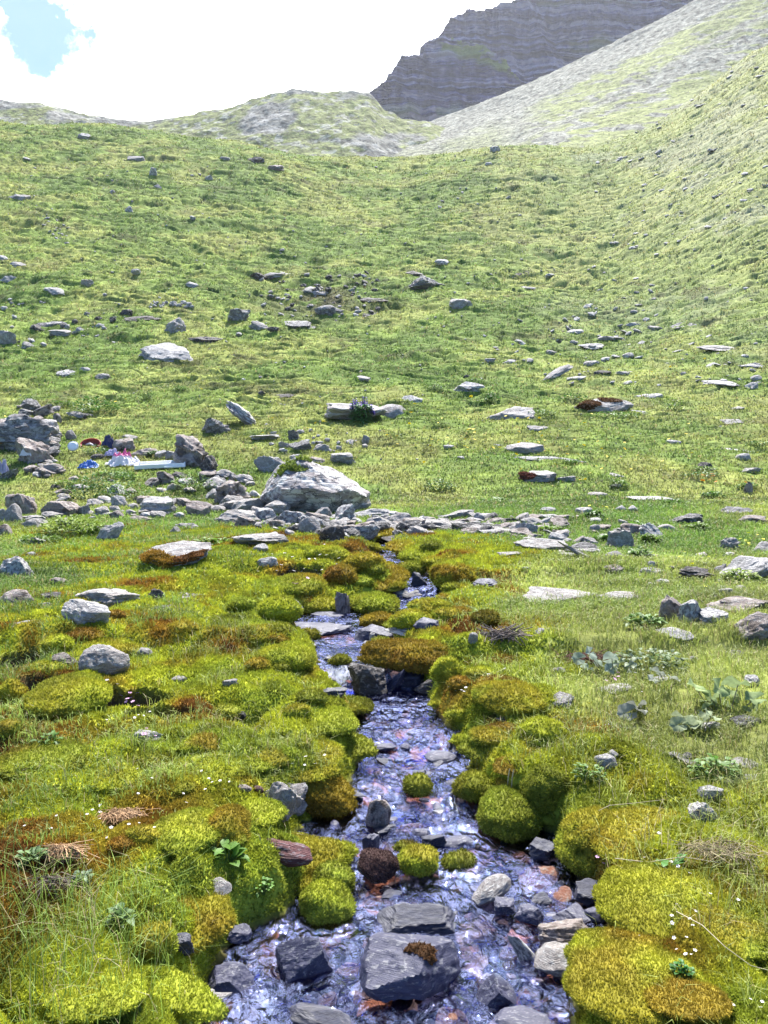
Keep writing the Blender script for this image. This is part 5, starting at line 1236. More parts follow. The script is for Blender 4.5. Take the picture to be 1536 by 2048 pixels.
for t in [
(575,1852,262,128,'gold','large green and ochre moss mound overhanging the water at the lower left'),
(668,1792,84,68,'green','smaller olive moss knob on the right shoulder of the large lower left mound'),
(655,1850,112,92,'lime','bright lime moss lobe at the right end of the large lower left mound'),
(398,1928,112,96,'orange','round orange brown moss cushion with a dark rock stuck in it'),
(310,1925,90,80,'ochre','ochre moss cushion left of the round orange brown one'),
(345,2052,190,82,'lime','lime moss cushion above the pale pointed rock at the bottom left'),
(190,2066,210,100,'gold','yellow moss mound at the bottom left corner region'),
(836,1752,80,62,'gold','lime moss tuft sitting on the dark rocks in midstream'),
(812,1705,52,24,'brown','small brown moss tuft behind the lime one in midstream'),
(917,1738,68,38,'brown','dark brown moss tuft washed by the stream, right of the lime one'),
(1020,1684,132,108,'green','round green moss ball at the right edge of the stream'),
(1090,1640,100,110,'olive','olive moss bulge behind the round green moss ball'),
(948,1602,86,58,'olive','olive moss cushion upstream of the round green moss ball'),
(982,1558,120,66,'ochre','ochre topped moss cushion on the right bank beside reddish stems'),
(980,1492,94,38,'ochre','low brownish green cushion standing in the water at the right bank'),
(907,1462,114,60,'green','mottled green and brown cushion left of the big right bank one'),
(1020,1436,150,72,'ochre','wide cushion with a rust patch on the right bank above the mottled one'),
(1000,1392,110,36,'rust','dark red moss patch with white flowers on the right bank'),
(996,1456,60,18,'brown','small dark brown cushion between two larger right bank ones'),
(836,1592,58,44,'olivetop','dark olive moss tuft in the middle of the stream'),
(652,1628,104,84,'rust','rust coloured mossy mound hanging over the water on the left bank'),
(600,1572,180,86,'gold','golden moss cushion behind the rust mound on the left bank'),
(700,1532,112,58,'green','green moss cushion with a red earthy edge on the left bank'),
(665,1470,110,50,'lime','green cushion above the one with the red earthy edge'),
(445,1702,112,90,'orange','orange brown moss hummock beside a small upright stone on the left bank'),
(372,1712,160,80,'lime','bright lime tongue of moss sloping to the water on the left bank'),
(520,1655,110,50,'lime','green cushion above the red algae covered rock'),
(560,1243,88,50,'lime','lime cushion at the left edge of the upper pool'),
(645,1226,84,32,'lime','lime cushion with a brown spot in the middle of the upper pool'),
(745,1228,106,42,'green','green cushion right of the brown upright block'),
(758,1254,76,28,'orange','flat rust orange cushion in the upper pool'),
(822,1258,86,38,'gold','golden cushion at the right edge of the upper pool'),
(860,1228,90,30,'ochre','ochre cushion on the right bank above the upper pool'),
(765,1190,120,64,'rustlime','big brown and green cushion above the upper pool'),
(682,1172,66,42,'rust','dark rust cushion left of the big brown and green one'),
(598,1190,110,40,'ochre','ochre cushion with small flowers left of the dark rust one'),
(905,1172,92,46,'rustlime','lime and ochre cushion right of the topmost little fall'),
(822,1150,60,26,'green','small green cushion at the topmost little fall'),
(730,1140,80,34,'orange','orange cushion at the head of the stream'),
(840,1128,84,34,'lime','lime cushion right of the stream head'),
(738,1104,54,20,'lime','small lime cushion in the opening of the stream head'),
(745,1078,100,24,'orange','orange topped moss bank under the rubble'),
(812,1105,84,20,'gold','flat yellow moss bank right of the stream head'),
(652,1118,90,26,'lime','pale lime moss bank left of the stream head'),
(855,1340,80,38,'rust','rust cushion on the grey wedge right of the riffle'),
(893,1370,62,56,'lime','lime cushion below the rust one right of the riffle'),
(765,1306,54,32,'olive','olive moss tuft at the lip of the riffle'),
(680,1332,46,22,'olivetop','dark green moss on a stone in the riffle'),
(705,1428,82,30,'olivetop','dark olive moss on the wet slab below the waterfall'),
(570,1342,120,56,'lime','lime moss shoulder left of the riffle'),
(525,1285,90,30,'ochre','ochre moss shoulder left of the upper pool'),
(618,1278,46,20,'olive','tiny olive cushion on the long dark flat slab'),
(556,1268,54,22,'olivetop','small dark cushion at the left end of the long dark flat slab'),
(115,1308,64,38,'lime','dense lime ball by the small pool on the left bank'),
(172,1284,76,28,'rust','small rust cushion above the small left pool'),
(222,1316,116,36,'gold','yellow green cushion draped behind the rounded boulder'),
(85,1372,92,48,'lime','bright lime cushion below the small left pool'),
(24,1408,64,50,'gold','yellowish cushion at the left edge above the side brook'),
(135,1440,176,88,'lime','huge lime mound right of the side brook'),
(18,1476,52,38,'ochre','small ochre cushion left of the side brook'),
(300,1545,110,44,'olivetop','dark olive cushion in the wet hollow of the left bank'),
(425,1575,160,72,'lime','green cushion right of the wet hollow with grass in front'),
(230,1590,120,60,'lime','rounded lime mound left of the wet hollow'),
(80,1560,190,70,'green','broad green mound at the left edge below the side brook'),
(1180,1752,140,130,'ochre','huge ochre moss bulge overhanging the stream on the right'),
(1275,1740,200,90,'gold','golden moss shoulder right of the huge ochre bulge'),
(1250,1800,120,44,'lime','bright lime moss strip under the huge ochre bulge'),
(1335,1905,300,140,'lime','tall lime moss wall on the right bank beside the two toned rock'),
(1275,2072,300,175,'gold','yellow green moss mound at the lower right beside the water'),
(1370,2072,190,86,'orange','orange brown moss mound at the bottom right'),
(1455,1930,200,90,'ochre','mustard moss carpet bulge with white flowers at the right'),
(1075,1420,90,50,'gold','gold moss bump beside the grey pointed stone on the right bank'),
(1085,1490,100,56,'lime','pale lime cushion under tall grass on the right bank'),
]: cushion(*t)
rg = np.random.default_rng(321); nc_ = 0
CN = dict(lime='bright lime', green='green', ochre='ochre', rust='rust brown', orange='orange brown', olive='olive', rustlime='brown topped green', gold='golden')
while nc_ < 64:          # smaller cushions crowding the banks
    row = 1090+640*rg.random()**1.1; y = y_at_row_w(row); l, r = edges(y); side = rg.random() < .5
    e_ = abs(rg.normal())*(.55 if side else .30)+.02; x = (l-e_) if side else (r+e_); px = 768+FPX*float(x)/y*(cp-(1024-row)/FPX*sp)
    if not 20 < px < 1250: continue
    kd = str(rg.choice(['lime', 'lime', 'green', 'ochre', 'rust', 'orange', 'olive', 'rustlime', 'gold', 'rust'])); w_ = rg.uniform(34, 74)*(.75+.5*(row-1090)/640)
    best = min(((math.hypot(px-a, 1.5*(row-b))-.4*c, q_) for a, b, c, q_ in NAMED), key=lambda t: t[0]); sh = best[1].split(',')[0].split(' and ')[0].split()
    lab = ('small %s moss cushion close to the ' % CN[kd])+' '.join(sh) if len(sh)+len(CN[kd].split()) <= 9 and best[0] < 130 else 'small %s moss cushion on the %s bank of the stream' % (CN[kd], 'left' if side else 'right')
    tag(cushion(px, row, w_, w_*rg.uniform(.38, .55), kd, lab), group='small moss cushions crowding the stream banks'); nc_ += 1

# ------------------------------------------------------------ plants
M_leaf = leafy('herb leaves', trans=.35, rough=.5, nscale=20, namp=.25)
M_bigleaf = leafy('felted leaves', trans=.3, rough=.9, nscale=45, namp=.25, spec=.1)
M_petal = leafy('petals', trans=.3, rough=.6, nscale=20, namp=.08)
M_stalk = leafy('stalks', trans=.15, rough=.7, nscale=20, namp=.2)
def leaf_mesh(P, Dv, L_, W_, C, rg, fold=.25, drop=.3):
    """ovate leaves: five points a side folded on the midrib"""
    n = len(P); Dv = unit(Dv); s = unit(np.cross(Dv, np.array((0, 0, 1.0))+.01)); u_ = np.cross(s, Dv)
    prof = [(0, 0), (.18, .55), (.45, 1), (.75, .7), (1, 0)]; V = []
    for t, w_ in prof:
        mid = P+Dv*(t*L_)[:, None]-np.array((0, 0, 1))*(drop*L_*t*t)[:, None]
        V += [mid-s*(w_*W_)[:, None]+u_*(fold*w_*W_)[:, None], mid, mid+s*(w_*W_)[:, None]+u_*(fold*w_*W_)[:, None]]
    V = np.stack(V, 1).reshape(-1, 3); i = np.arange(n)[:, None, None]*15
    q = np.array([(3*k+a, 3*k+a+1, 3*k+a+4, 3*k+a+3) for k in range(4) for a in (0, 1)]); F = (i+q).reshape(-1, 4)
    return V, F, np.repeat(C*rg.uniform(.75, 1.25, (n, 1)), 15, 0)
def tube(pts, r, n=5):
    pts = np.array(pts, float); d = unit(np.gradient(pts, axis=0)); a = unit(np.cross(d, np.array((.3, .2, 1)))); b = np.cross(d, a)
    th = np.linspace(0, 2*math.pi, n+1)[:-1]; rr = np.asarray(r)*np.ones(len(pts))
    V = pts[:, None]+rr[:, None, None]*(np.cos(th)[:, None]*a[:, None]+np.sin(th)[:, None]*b[:, None])
    i, j = np.meshgrid(np.arange(len(pts)-1), np.arange(n), indexing='ij'); i = i.ravel(); j = j.ravel(); j2 = (j+1) % n
    return V.reshape(-1, 3), np.stack([i*n+j, i*n+j2, (i+1)*n+j2, (i+1)*n+j], 1)
def join(parts):
    V, F, C, k = [], [], [], 0
    for v, f, c in parts: V.append(v); F.append(f+k); C.append(c); k += len(v)
    return np.concatenate(V), np.concatenate(F), np.concatenate(C)
def herb(px, row, w_, h_, n, col, label, name='leafy_plant', leaf=.05, seed=1, cat='plant', upright=.5):
    rg = np.random.default_rng(seed); x, y, z = locate(px, row); W_ = w_*y/FPX; H = h_*y/FPX
    root = empty(name, (x, y, z)); tag(root, label, cat)
    a = rg.uniform(0, 6.28, n); r = np.sqrt(rg.random(n))*.5*W_; hh = H*rg.random(n)**.6*np.sqrt(np.clip(1-(r/(.55*W_))**2, .05, 1))
    P = np.stack([r*np.cos(a), r*np.sin(a)*.7, hh], 1); D_ = np.stack([np.cos(a+rg.normal(0, .6, n)), np.sin(a+rg.normal(0, .6, n)), upright+rg.normal(0, .35, n)], 1)
    L_ = leaf*rg.uniform(.6, 1.3, n); v, f, c = leaf_mesh(P, D_, L_, L_*.32, np.repeat(np.array([col]), n, 0), rg)
    mesh_np('foliage', v, f, M_leaf, c, parent=root)
    st = []
    for k in range(min(n, 26)):
        p = P[k]; vv, ff = tube([(p[0]*.3, p[1]*.3, -.02), (p[0]*.7, p[1]*.7, p[2]*.6), p], .0012*y**.5); st.append((vv, ff, np.repeat(np.array([(.10, .15, .03)]), len(vv), 0)))
    v, f, c = join(st); mesh_np('stems', v, f, M_stalk, c, parent=root); return root
DG = (.05, .125, .022); MG = (.085, .17, .03); GG = (.13, .19, .11); YG = (.17, .24, .03)
for i in range(34):      # weeds of the meadow
    rg_ = np.random.default_rng(600+i); px = rg_.uniform(10, 1530); row = rg_.uniform(780, 1130)
    if 480 < px < 900 and row > 880: px += 600
    herb(px, row, rg_.uniform(30, 80), rg_.uniform(8, 20), 130, [(.06, .14, .025), (.09, .18, .03), (.12, .2, .03)][i % 3], 'low green weed clump in the grass of the meadow', name='weed', leaf=.09, seed=700+i)['group'] = 'weed clumps of the meadow'
for i, t in enumerate([
(178,1000,92,52,420,DG,'dark green bushy herb hanging over the dark hollow below the blue bag','herb_bush',.10),
(245,1000,110,40,420,MG,'mid green herb mat between the dark hollow and the white tray','herb_bush',.09),
(145,1072,124,42,520,YG,'light green rounded herb mound left of the pale slanting slab','herb_bush',.08),
(190,828,96,34,320,DG,'dark green herb patch on the slope above the litter','herb_bush',.16),
(192,912,56,22,200,DG,'low dark herbs growing below the red dish','herb_bush',.09),
(385,985,90,40,300,MG,'light herbs below the rocks right of the white tray','herb_bush',.08),
(120,815,50,14,120,MG,'small herb tuft at the left of the dark herb patch','herb_bush',.14),
(982,808,34,24,140,DG,'dark bushy weed right below the banded boulder','weed',.14),
(880,982,60,26,220,MG,'green weed clump right of the largest boulder in the meadow','weed',.10),
(1145,800,60,12,120,DG,'dark herbs left of the brown topped boulder','weed',.14),
(1220,838,110,14,260,MG,'bright green herbs along the foot of the brown topped boulder','weed',.13),
(1275,1120,50,24,170,MG,'leafy herbs below the grey boulder of the split rock group','weed',.07),
(1350,1010,50,14,120,MG,'low herbs in the meadow above the low layered rock','weed',.09),
(1480,1165,70,24,160,YG,'yellow green flowering herb left of the large pale slab','weed',.06),
(1290,1255,70,28,200,MG,'green herbs in front of the lichened trio','weed',.05),
(455,1722,38,30,20,(.10,.20,.03),'bright green broad leaf sprout left of the large lower left mound','weed',.06),
(62,1725,44,28,50,(.10,.17,.06),'blue green leafy sprout at the left, below the dead straw','weed',.035),
(238,1850,34,28,44,(.10,.17,.06),'blue green leafy sprout left of the orange brown cushion','weed',.035),
(165,1768,34,28,60,GG,'small grey green rosette in the left moss','weed',.02),
(1365,1970,46,44,150,(.05,.16,.03),'dark green small leaved tuft on the lower right moss','weed',.018),
(1330,1750,56,44,9,(.06,.18,.03),'few upright dark leaves on the lime moss at the right','weed',.06),
(100,1500,60,34,60,MG,'green sprouts between the side brook mounds','weed',.03),
(1180,1560,60,30,60,MG,'green sprouts behind the pale pair of stones','weed',.03),
(525,1780,40,22,40,(.12,.25,.04),'small round leaved sprout on top of the large lower left mound','weed',.02),
(1430,1560,90,50,160,MG,'weedy clump around the corner shaped stone','weed',.035),
(1300,1340,140,44,240,(.10,.15,.06),'loose grey green weeds between the grey leaves and the grass','weed',.04),
]):
    herb(*t[:7], name=t[7], leaf=t[8], seed=50+i)
def big_leaves(px, row, spots, label, col, seed, size=.075, name='broad_leaved_plant'):
    rg = np.random.default_rng(seed); x, y, z = locate(px, row); root = empty(name, (x, y, z)); tag(root, label, 'plant')
    for dx, dr, s, ro in spots:
        X = dx*y/FPX; Z = -dr*y/FPX+.0; Y_ = rg.uniform(-.1, .1)
        R_ = s*size; nr, na = 6, 22; t = np.linspace(0, 1, nr)[:, None]; a = np.linspace(.18, 2*math.pi-.18, na)
        rr = R_*t*(1+.07*np.sin(a*7+ro)+.25*np.cos(a)); u = rr*np.cos(a); v = rr*np.sin(a)*.95
        w_ = .22*R_*np.sin(a*4+ro)*t**2-.25*R_*t**2*0+.35*np.abs(v)*.8
        M_ = Matrix.Rotation(ro, 3, 'Z') @ Matrix.Rotation(R(rg.uniform(-30, 30)), 3, 'Y') @ Matrix.Rotation(R(rg.uniform(10, 60)), 3, 'X')
        P = np.stack([u, v, w_], -1).reshape(-1, 3)@np.array(M_).T+np.array((X, Y_, max(Z, .02)+.02))
        c = np.array(col)*rg.uniform(.8, 1.25); rib = 1+.35*np.exp(-(((a*3) % (2*math.pi)/3-.6)/.09)**2)[None, :]*t**.3
        C = (c*rib[..., None]).reshape(-1, 3)*np.ones((nr*na, 1))
        lf = mesh_np('leaf', P, grid_faces(nr, na), M_bigleaf, C, parent=root)
        vv, ff = tube([(X*.3, Y_*.3, -.03), (X*.7, Y_*.7, Z*.5), tuple(np.array((X, Y_, max(Z, .02)+.02)))], .003)
        mesh_np('stalk', vv, ff, M_stalk, np.repeat(np.array([(.22, .2, .13)]), len(vv), 0), parent=root)
big_leaves(1450, 1420, [(-60, -38, 1.2, .3), (-35, -20, .9, 2), (-12, -34, 1.1, 1), (20, -48, 1.4, 2.4), (45, -22, 1.1, .2), (-20, -4, 1.2, 4), (14, -8, 1.3, 5.2), (-45, -2, .9, 3.3), (60, -6, .8, 1.6), (38, -2, 1.0, 4.4)], 'large plant with broad pale green leaves near the right edge', (.22, .28, .13), 1, .055)
big_leaves(1385, 1462, [(-40, -10, .9, 0), (-15, -18, 1.1, 2), (12, -14, 1.2, 4), (35, -24, 1.0, 1), (30, -4, .9, 5), (-5, -2, 1.0, 3)], 'broad grey green leaves below and left of the large leaved plant', (.26, .30, .18), 2, .05)
big_leaves(1262, 1432, [(-22, -6, 1, 0), (4, -14, 1.1, 2), (22, -4, .9, 4)], 'three pinkish grey leaves on yellow moss', (.25, .26, .22), 3, .055)
big_leaves(1230, 1350, [(-70, -20, .9, 0), (-50, -36, 1.0, 1), (-30, -14, 1.1, 2), (-8, -28, 1.0, 3), (14, -10, 1.2, 4), (34, -2, 1.0, 5), (-54, -2, .9, 2.6), (-14, -4, .9, .7), (50, -22, .9, 1.9)], 'silver grey leaved plant spreading across reddish moss', (.27, .32, .26), 4, .052)
big_leaves(1345, 1375, [(-40, -8, .8, 1), (-14, -14, .9, 2), (10, -4, .8, 3)], 'small group of curled silver leaves in the grass', (.25, .27, .23), 6, .05)
# monkshood
x, y, z = locate(722, 842); root = empty('monkshood', (x, y, z)); tag(root, 'monkshood with dark purple flower spikes in front of a grey boulder', 'flowering plant')
rg = np.random.default_rng(4); k = y/FPX; n = 420
a = rg.uniform(0, 6.28, n); r = np.sqrt(rg.random(n))*17*k; P = np.stack([r*np.cos(a), r*np.sin(a)*.7-.1, rg.random(n)*30*k], 1)
D_ = np.stack([np.cos(a), np.sin(a), rg.normal(.2, .4, n)], 1); v, f, c = leaf_mesh(P, D_, np.full(n, .22), np.full(n, .05), np.repeat(np.array([(.09, .21, .06)]), n, 0), rg); mesh_np('foliage', v, f, M_leaf, c, parent=root)
for dx, hh in ((-12, 46), (-6, 38), (4, 44), (8, 49), (14, 30), (18, 34), (-18, 36), (22, 26)):
    vv, ff = tube([(dx*k*.4, -.05, 0), (dx*k*.8, -.05, hh*k*.6), (dx*k, -.05, hh*k)], .02); mesh_np('stem', vv, ff, M_stalk, np.repeat(np.array([(.06, .12, .03)]), len(vv), 0), parent=root)
    m_ = 60; t = rg.random(m_)**.8; a = rg.uniform(0, 6.28, m_); P = np.stack([dx*k+.05*np.cos(a), -.05+.05*np.sin(a), hh*k*(1-.48*t)], 1)
    v, f, c = leaf_mesh(P, np.stack([np.cos(a), np.sin(a), 0*a-.2], 1), np.full(m_, .085)*(.6+.6*t), np.full(m_, .035), np.repeat(np.array([(.11, .055, .42)]), m_, 0), rg); mesh_np('flower_spike', v, f, M_petal, c, parent=root)
# small flowers: one of each kind, then copies
def flower_proto(col, eye, petals, h_, r_, seed):
    rg = np.random.default_rng(seed); P = []
    vv, ff = tube([(0, 0, -.1), (.02*h_, 0, h_*.6), (0, 0, h_)], .02*r_+.004, 4); P.append((vv, ff, np.repeat(np.array([(.10, .16, .04)]), len(vv), 0)))
    a = np.arange(petals)*2*math.pi/petals; v, f, c = leaf_mesh(np.repeat(np.array([(0, 0, h_)]), petals, 0), np.stack([np.cos(a), np.sin(a), 0*a+.25], 1), np.full(petals, r_), np.full(petals, r_*.42), np.repeat(np.array([col]), petals, 0), rg, fold=.1, drop=.1); P.append((v, f, c))
    a = np.arange(6)*math.pi/3; v, f, c = leaf_mesh(np.repeat(np.array([(0, 0, h_+.03*r_)]), 6, 0), np.stack([np.cos(a), np.sin(a), 0*a+.6], 1), np.full(6, r_*.35), np.full(6, r_*.2), np.repeat(np.array([eye]), 6, 0), rg); P.append((v, f, c))
    v, f, c = join(P); o = mesh_np('flower', v, f, M_petal, c, smooth=False); me = o.data; bpy.data.objects.remove(o); return me
FL = {'yellow': flower_proto((.70, .55, .01), (.6, .35, .01), 9, 1.6, .55, 1), 'orange': flower_proto((.70, .26, .01), (.6, .2, .01), 9, 1.6, .6, 2), 'white': flower_proto((.75, .73, .76), (.55, .45, .2), 5, 2.2, .62, 3), 'pink': flower_proto((.52, .30, .50), (.5, .4, .3), 5, 2.2, .6, 4), 'cup': flower_proto((.62, .60, .02), (.5, .5, .02), 6, 1.2, .7, 5)}
def flowers(kind, pts, spread, n, size, label, group, name):
    rg = np.random.default_rng(len(label)*7+n)
    for i in range(n):
        px, row = pts[rg.integers(len(pts))]; px += rg.normal()*spread[0]; row += rg.normal()*spread[1]
        if row < 600 or row > 2046 or not 2 < px < 1534: continue
        x, y, z = locate(px, row)
        if float(edist(np.array(x), np.array(y))) < .02 and y < 13: continue
        o = bpy.data.objects.new(name, FL[kind]); COL.objects.link(o); s = size*y/FPX*rg.uniform(.7, 1.25)
        o.location = (x, y, z+.3*s); o.scale = (s, s, s); o.rotation_euler = (rg.normal()*.25-.1, rg.normal()*.25, rg.uniform(0, 6.28)); tag(o, label, 'flower', group)
flowers('yellow', [(1050, 900), (1150, 930), (1250, 940), (1000, 870), (1350, 900), (900, 900), (820, 870), (1150, 850)], (60, 28), 120, 5.6, 'small yellow flower dotted in the meadow right of the largest boulder', 'yellow meadow flowers', 'yellow_flower')
flowers('yellow', [(300, 800), (100, 790), (500, 830), (620, 860), (1300, 730)], (70, 22), 34, 4.4, 'small yellow flower on the slope above the litter and the boulders', 'yellow slope flowers', 'yellow_flower')
flowers('orange', [(1405, 963), (1430, 967), (1480, 968), (1380, 985)], (24, 6), 16, 6.5, 'orange yellow flower in the cluster near the small upright brown stone', 'orange yellow flowers', 'orange_flower')
flowers('cup', [(1500, 1095), (1470, 1085), (1380, 1120), (1410, 1185), (1510, 1165), (1200, 1020)], (22, 9), 60, 5, 'tiny yellow green flower among the rocks at the right', 'yellow flowers among the right rocks', 'yellow_flower')
flowers('white', [(570, 1140), (620, 1160), (650, 1130), (930, 1390), (1000, 1385), (640, 1540), (430, 1570), (260, 1430), (200, 1400), (1260, 1380)], (24, 12), 70, 5.5, 'tiny white flower on the moss along the stream', 'white flowers along the stream', 'white_flower')
flowers('white', [(1270, 1870), (1330, 1850), (1380, 1870), (1420, 1830), (1300, 1720), (1350, 1760), (1390, 1920), (1240, 1930), (1500, 2020), (1340, 1800)], (26, 18), 46, 6.5, 'white star flower on the lower right moss', 'white flowers on the lower right moss', 'white_flower')
flowers('white', [(110, 1660), (200, 1640), (230, 1690), (150, 1640), (310, 1590), (250, 1560), (330, 1660)], (34, 22), 26, 6, 'white star flower on the left moss near the dead straw', 'white flowers on the left moss', 'white_flower')
flowers('pink', [(295, 1475), (260, 1420), (200, 1395), (600, 1180), (1230, 1370), (1190, 1750)], (14, 10), 30, 7, 'pale pink cuckoo flower on a thin stem in the moss', 'pink flowers in the moss', 'pink_flower')
# dead straw, twigs and stalks
M_straw = leafy('dry straw', trans=.2, rough=.8, nscale=20, namp=.3)
def strawheap(px, row, w_, n, col, label, name, seed, r_=.0012, up=.4, ln=.10):
    rg = np.random.default_rng(seed); x, y, z = locate(px, row); P = []; W_ = w_*y/FPX
    for i in range(n):
        a = rg.uniform(0, 6.28); p = np.array((rg.normal()*W_*.22, rg.normal()*W_*.14, .01+rg.random()*.02)); d = np.array((math.cos(a), math.sin(a)*.6, rg.uniform(-.1, up))); l = ln*rg.uniform(.5, 1.2)
        vv, ff = tube([p-d*l*.4, p+np.array((0, 0, .02)), p+d*l*.6+np.array((0, 0, -.01))+rg.normal(size=3)*.01], r_*rg.uniform(.7, 1.5), 3); P.append((vv, ff, np.repeat(np.array([col])*rg.uniform(.6, 1.3), len(vv), 0)))
    v, f, c = join(P); o = mesh_np(name, v, f, M_straw, c); o.location = (x, y, z+.01); return o
tag(strawheap(242, 1650, 74, 420, (.42, .27, .15), '', 'dead_straw', 1), 'larger clump of dead orange straw in the left moss', 'dead straw')
tag(strawheap(128, 1722, 50, 300, (.42, .27, .15), '', 'dead_straw', 2), 'smaller clump of dead straw lower on the left moss', 'dead straw')
tag(strawheap(1005, 1280, 84, 150, (.16, .13, .12), '', 'dead_twigs', 3, .003, .7, .22), 'tangle of bare grey twigs on the right bank above the riffle', 'twigs')
tag(strawheap(1180, 1325, 110, 160, (.13, .06, .045), '', 'dead_twigs', 5, .002, .5, .16), 'reddish brown twigs under the silver grey leaved plant', 'twigs')
tag(strawheap(108, 1785, 60, 60, (.16, .13, .11), '', 'dead_twigs', 6, .0012, .5, .10), 'grey dead stalks at the lower left', 'twigs')
tag(strawheap(1440, 1720, 150, 160, (.30, .25, .15), '', 'dead_straw', 7, .0011, .4, .13), 'dry bleached grass in the rough on the right', 'dead straw')
M_st2 = plain('dry pale stalk', (.42, .36, .24), .7)
def stalk(pts, label, r_=.0016):
    P = [Vector(locate(a, b))+Vector((0, -.03, l_)) for a, b, l_ in pts]; o_ = P[0].copy()
    Q = []
    for i in range(len(P)-1):
        for t in np.linspace(0, 1, 6)[:-1]: Q.append(tuple(P[i].lerp(P[i+1], t)-o_))
    Q.append(tuple(P[-1]-o_)); vv, ff = tube(Q, np.linspace(r_, r_*.6, len(Q)), 5); o = mesh_np('dry_stalk', vv, ff, M_st2); o.location = o_; tag(o, label, 'dry stalk')
stalk([(1345, 1855, .07), (1395, 1890, .08), (1440, 1935, .08), (1490, 1965, .07), (1540, 1972, .06)], 'long pale dry stalk arching over the moss at the lower right')
stalk([(1165, 1652, .05), (1215, 1632, .06), (1262, 1628, .06), (1325, 1616, .05)], 'dry stalk lying across the top of the huge ochre bulge')
stalk([(1225, 1740, .06), (1290, 1748, .06), (1360, 1738, .06), (1430, 1745, .05)], 'thin dry stalk lying across the golden moss shoulder')
for px, row, h_ in ((1013, 1575, .10), (1021, 1577, .09)):
    x, y, z = locate(px, row); vv, ff = tube([(0, 0, -.02), (.004, 0, h_*.5), (.012, 0, h_)], .003, 5); o = mesh_np('bare_stem', vv, ff, M_st2); o.location = (x, y-.02, z)
    tag(o, 'left of two short pale stems sticking up from the red edged cushion' if px == 1013 else 'right of two short pale stems sticking up from the red edged cushion', 'stem')

# ------------------------------------------------------------ litter beside the left outcrop
def crumple(px, row, w_, h_, mats_, label, name, cat, seed, peak=1.0, split=None, D=.7):
    """a crumpled sheet lying on the grass; split gives a second coloured piece as its own part"""
    rg = np.random.default_rng(seed); x, y, z = locate(px, row); W_ = w_*y/FPX; H = h_*y/FPX
    n = 60; u, v = np.meshgrid(np.linspace(-1, 1, n), np.linspace(-1, 1, n)); s = rg.uniform(0, 50, 2)
    rad = np.hypot(u, v); lim = 1+.35*fbm2(np.arctan2(v, u)*1.2+s[0], rad*0, 3, seed); k_ = np.maximum(np.abs(u), np.abs(v))/np.maximum(rad, .01); q = u*k_*lim; p = v*k_*lim
    r = np.hypot(q, p)
    Z = np.clip(1-r, 0, 1)**.8*(peak-.75)*.8+.8*np.abs(fbm2(q*2.3+s[0], p*2.3+s[1], 4, seed))*np.clip(1.15-r, 0, 1)**.6+.20*(1-np.abs(fbm2(q*5+s[1], p*5, 3, seed+1))*2)*np.clip(1.2-r, .1, 1)
    Z = Z-Z.min(); Z = Z/Z.max()*H; P = np.stack([q*W_/2, p*W_/2*D+W_*D*.35, Z], -1)
    P[..., 2] += ground(P[..., 0]+x, P[..., 1]+y)-z+.02
    F = grid_faces(n, n)
    if split is None:
        o = mesh_np(name, P.reshape(-1, 3), F, mats_[0]); o.location = (x, y, z); tag(o, label, cat); return o
    root = empty(name, (x, y, z)); tag(root, label, cat); cen = P.reshape(-1, 3)[F].mean(1); m_ = split(cen[:, 0]/W_*2, cen[:, 2]/H)
    for sel, mt, nm in ((~m_, mats_[0], 'bag_body'), (m_, mats_[1], 'pink_print')):
        if sel.sum() < 2: continue
        us, inv = np.unique(F[sel], return_inverse=True); mesh_np(nm, P.reshape(-1, 3)[us], inv.reshape(-1, 4), mt, parent=root)
    return root
def plast(n_, c, **k): return plain(n_, c, rough=k.get('rough', .35), trans=.25, namp=.08, nscale=6)
crumple(172, 938, 42, 15, [plast('blue plastic', (.06, .18, .52))], 'crumpled bright blue plastic bag lying in the grass', 'blue_bag', 'bag', 1)
crumple(216, 900, 32, 28, [plast('navy plastic', (.03, .035, .12))], 'dark blue bag standing in a peak left of the pinkish brown block', 'navy_bag', 'bag', 2, peak=1.6)
crumple(222, 914, 34, 16, [plast('lilac plastic', (.45, .42, .62))], 'lilac white bag under the dark blue one', 'lilac_bag', 'bag', 3)
crumple(240, 932, 66, 32, [plast('white plastic', (.72, .70, .74)), plast('pink plastic', (.62, .14, .32))], 'white carrier bag with pink top, between the bags and the white tray', 'carrier_bag', 'bag', 4, split=lambda a, b: (b > .62) & (a < .5))
crumple(50, 930, 22, 24, [plast('white rag', (.70, .68, .72))], 'white rag hanging on the brown boulder', 'rag', 'rag', 6, D=.3).location.z += .25
crumple(3, 958, 26, 40, [plast('lilac sheet', (.40, .38, .52))], 'pale lilac sheet under the leaning slab at the very left edge', 'plastic_sheet', 'sheet', 7)
rock(16, 962, 44, 46, 'shard', 'strata', 'thin dark slab leaning over the lilac sheet at the very left edge', 'flat_rock', tilt=-52, seed=78)
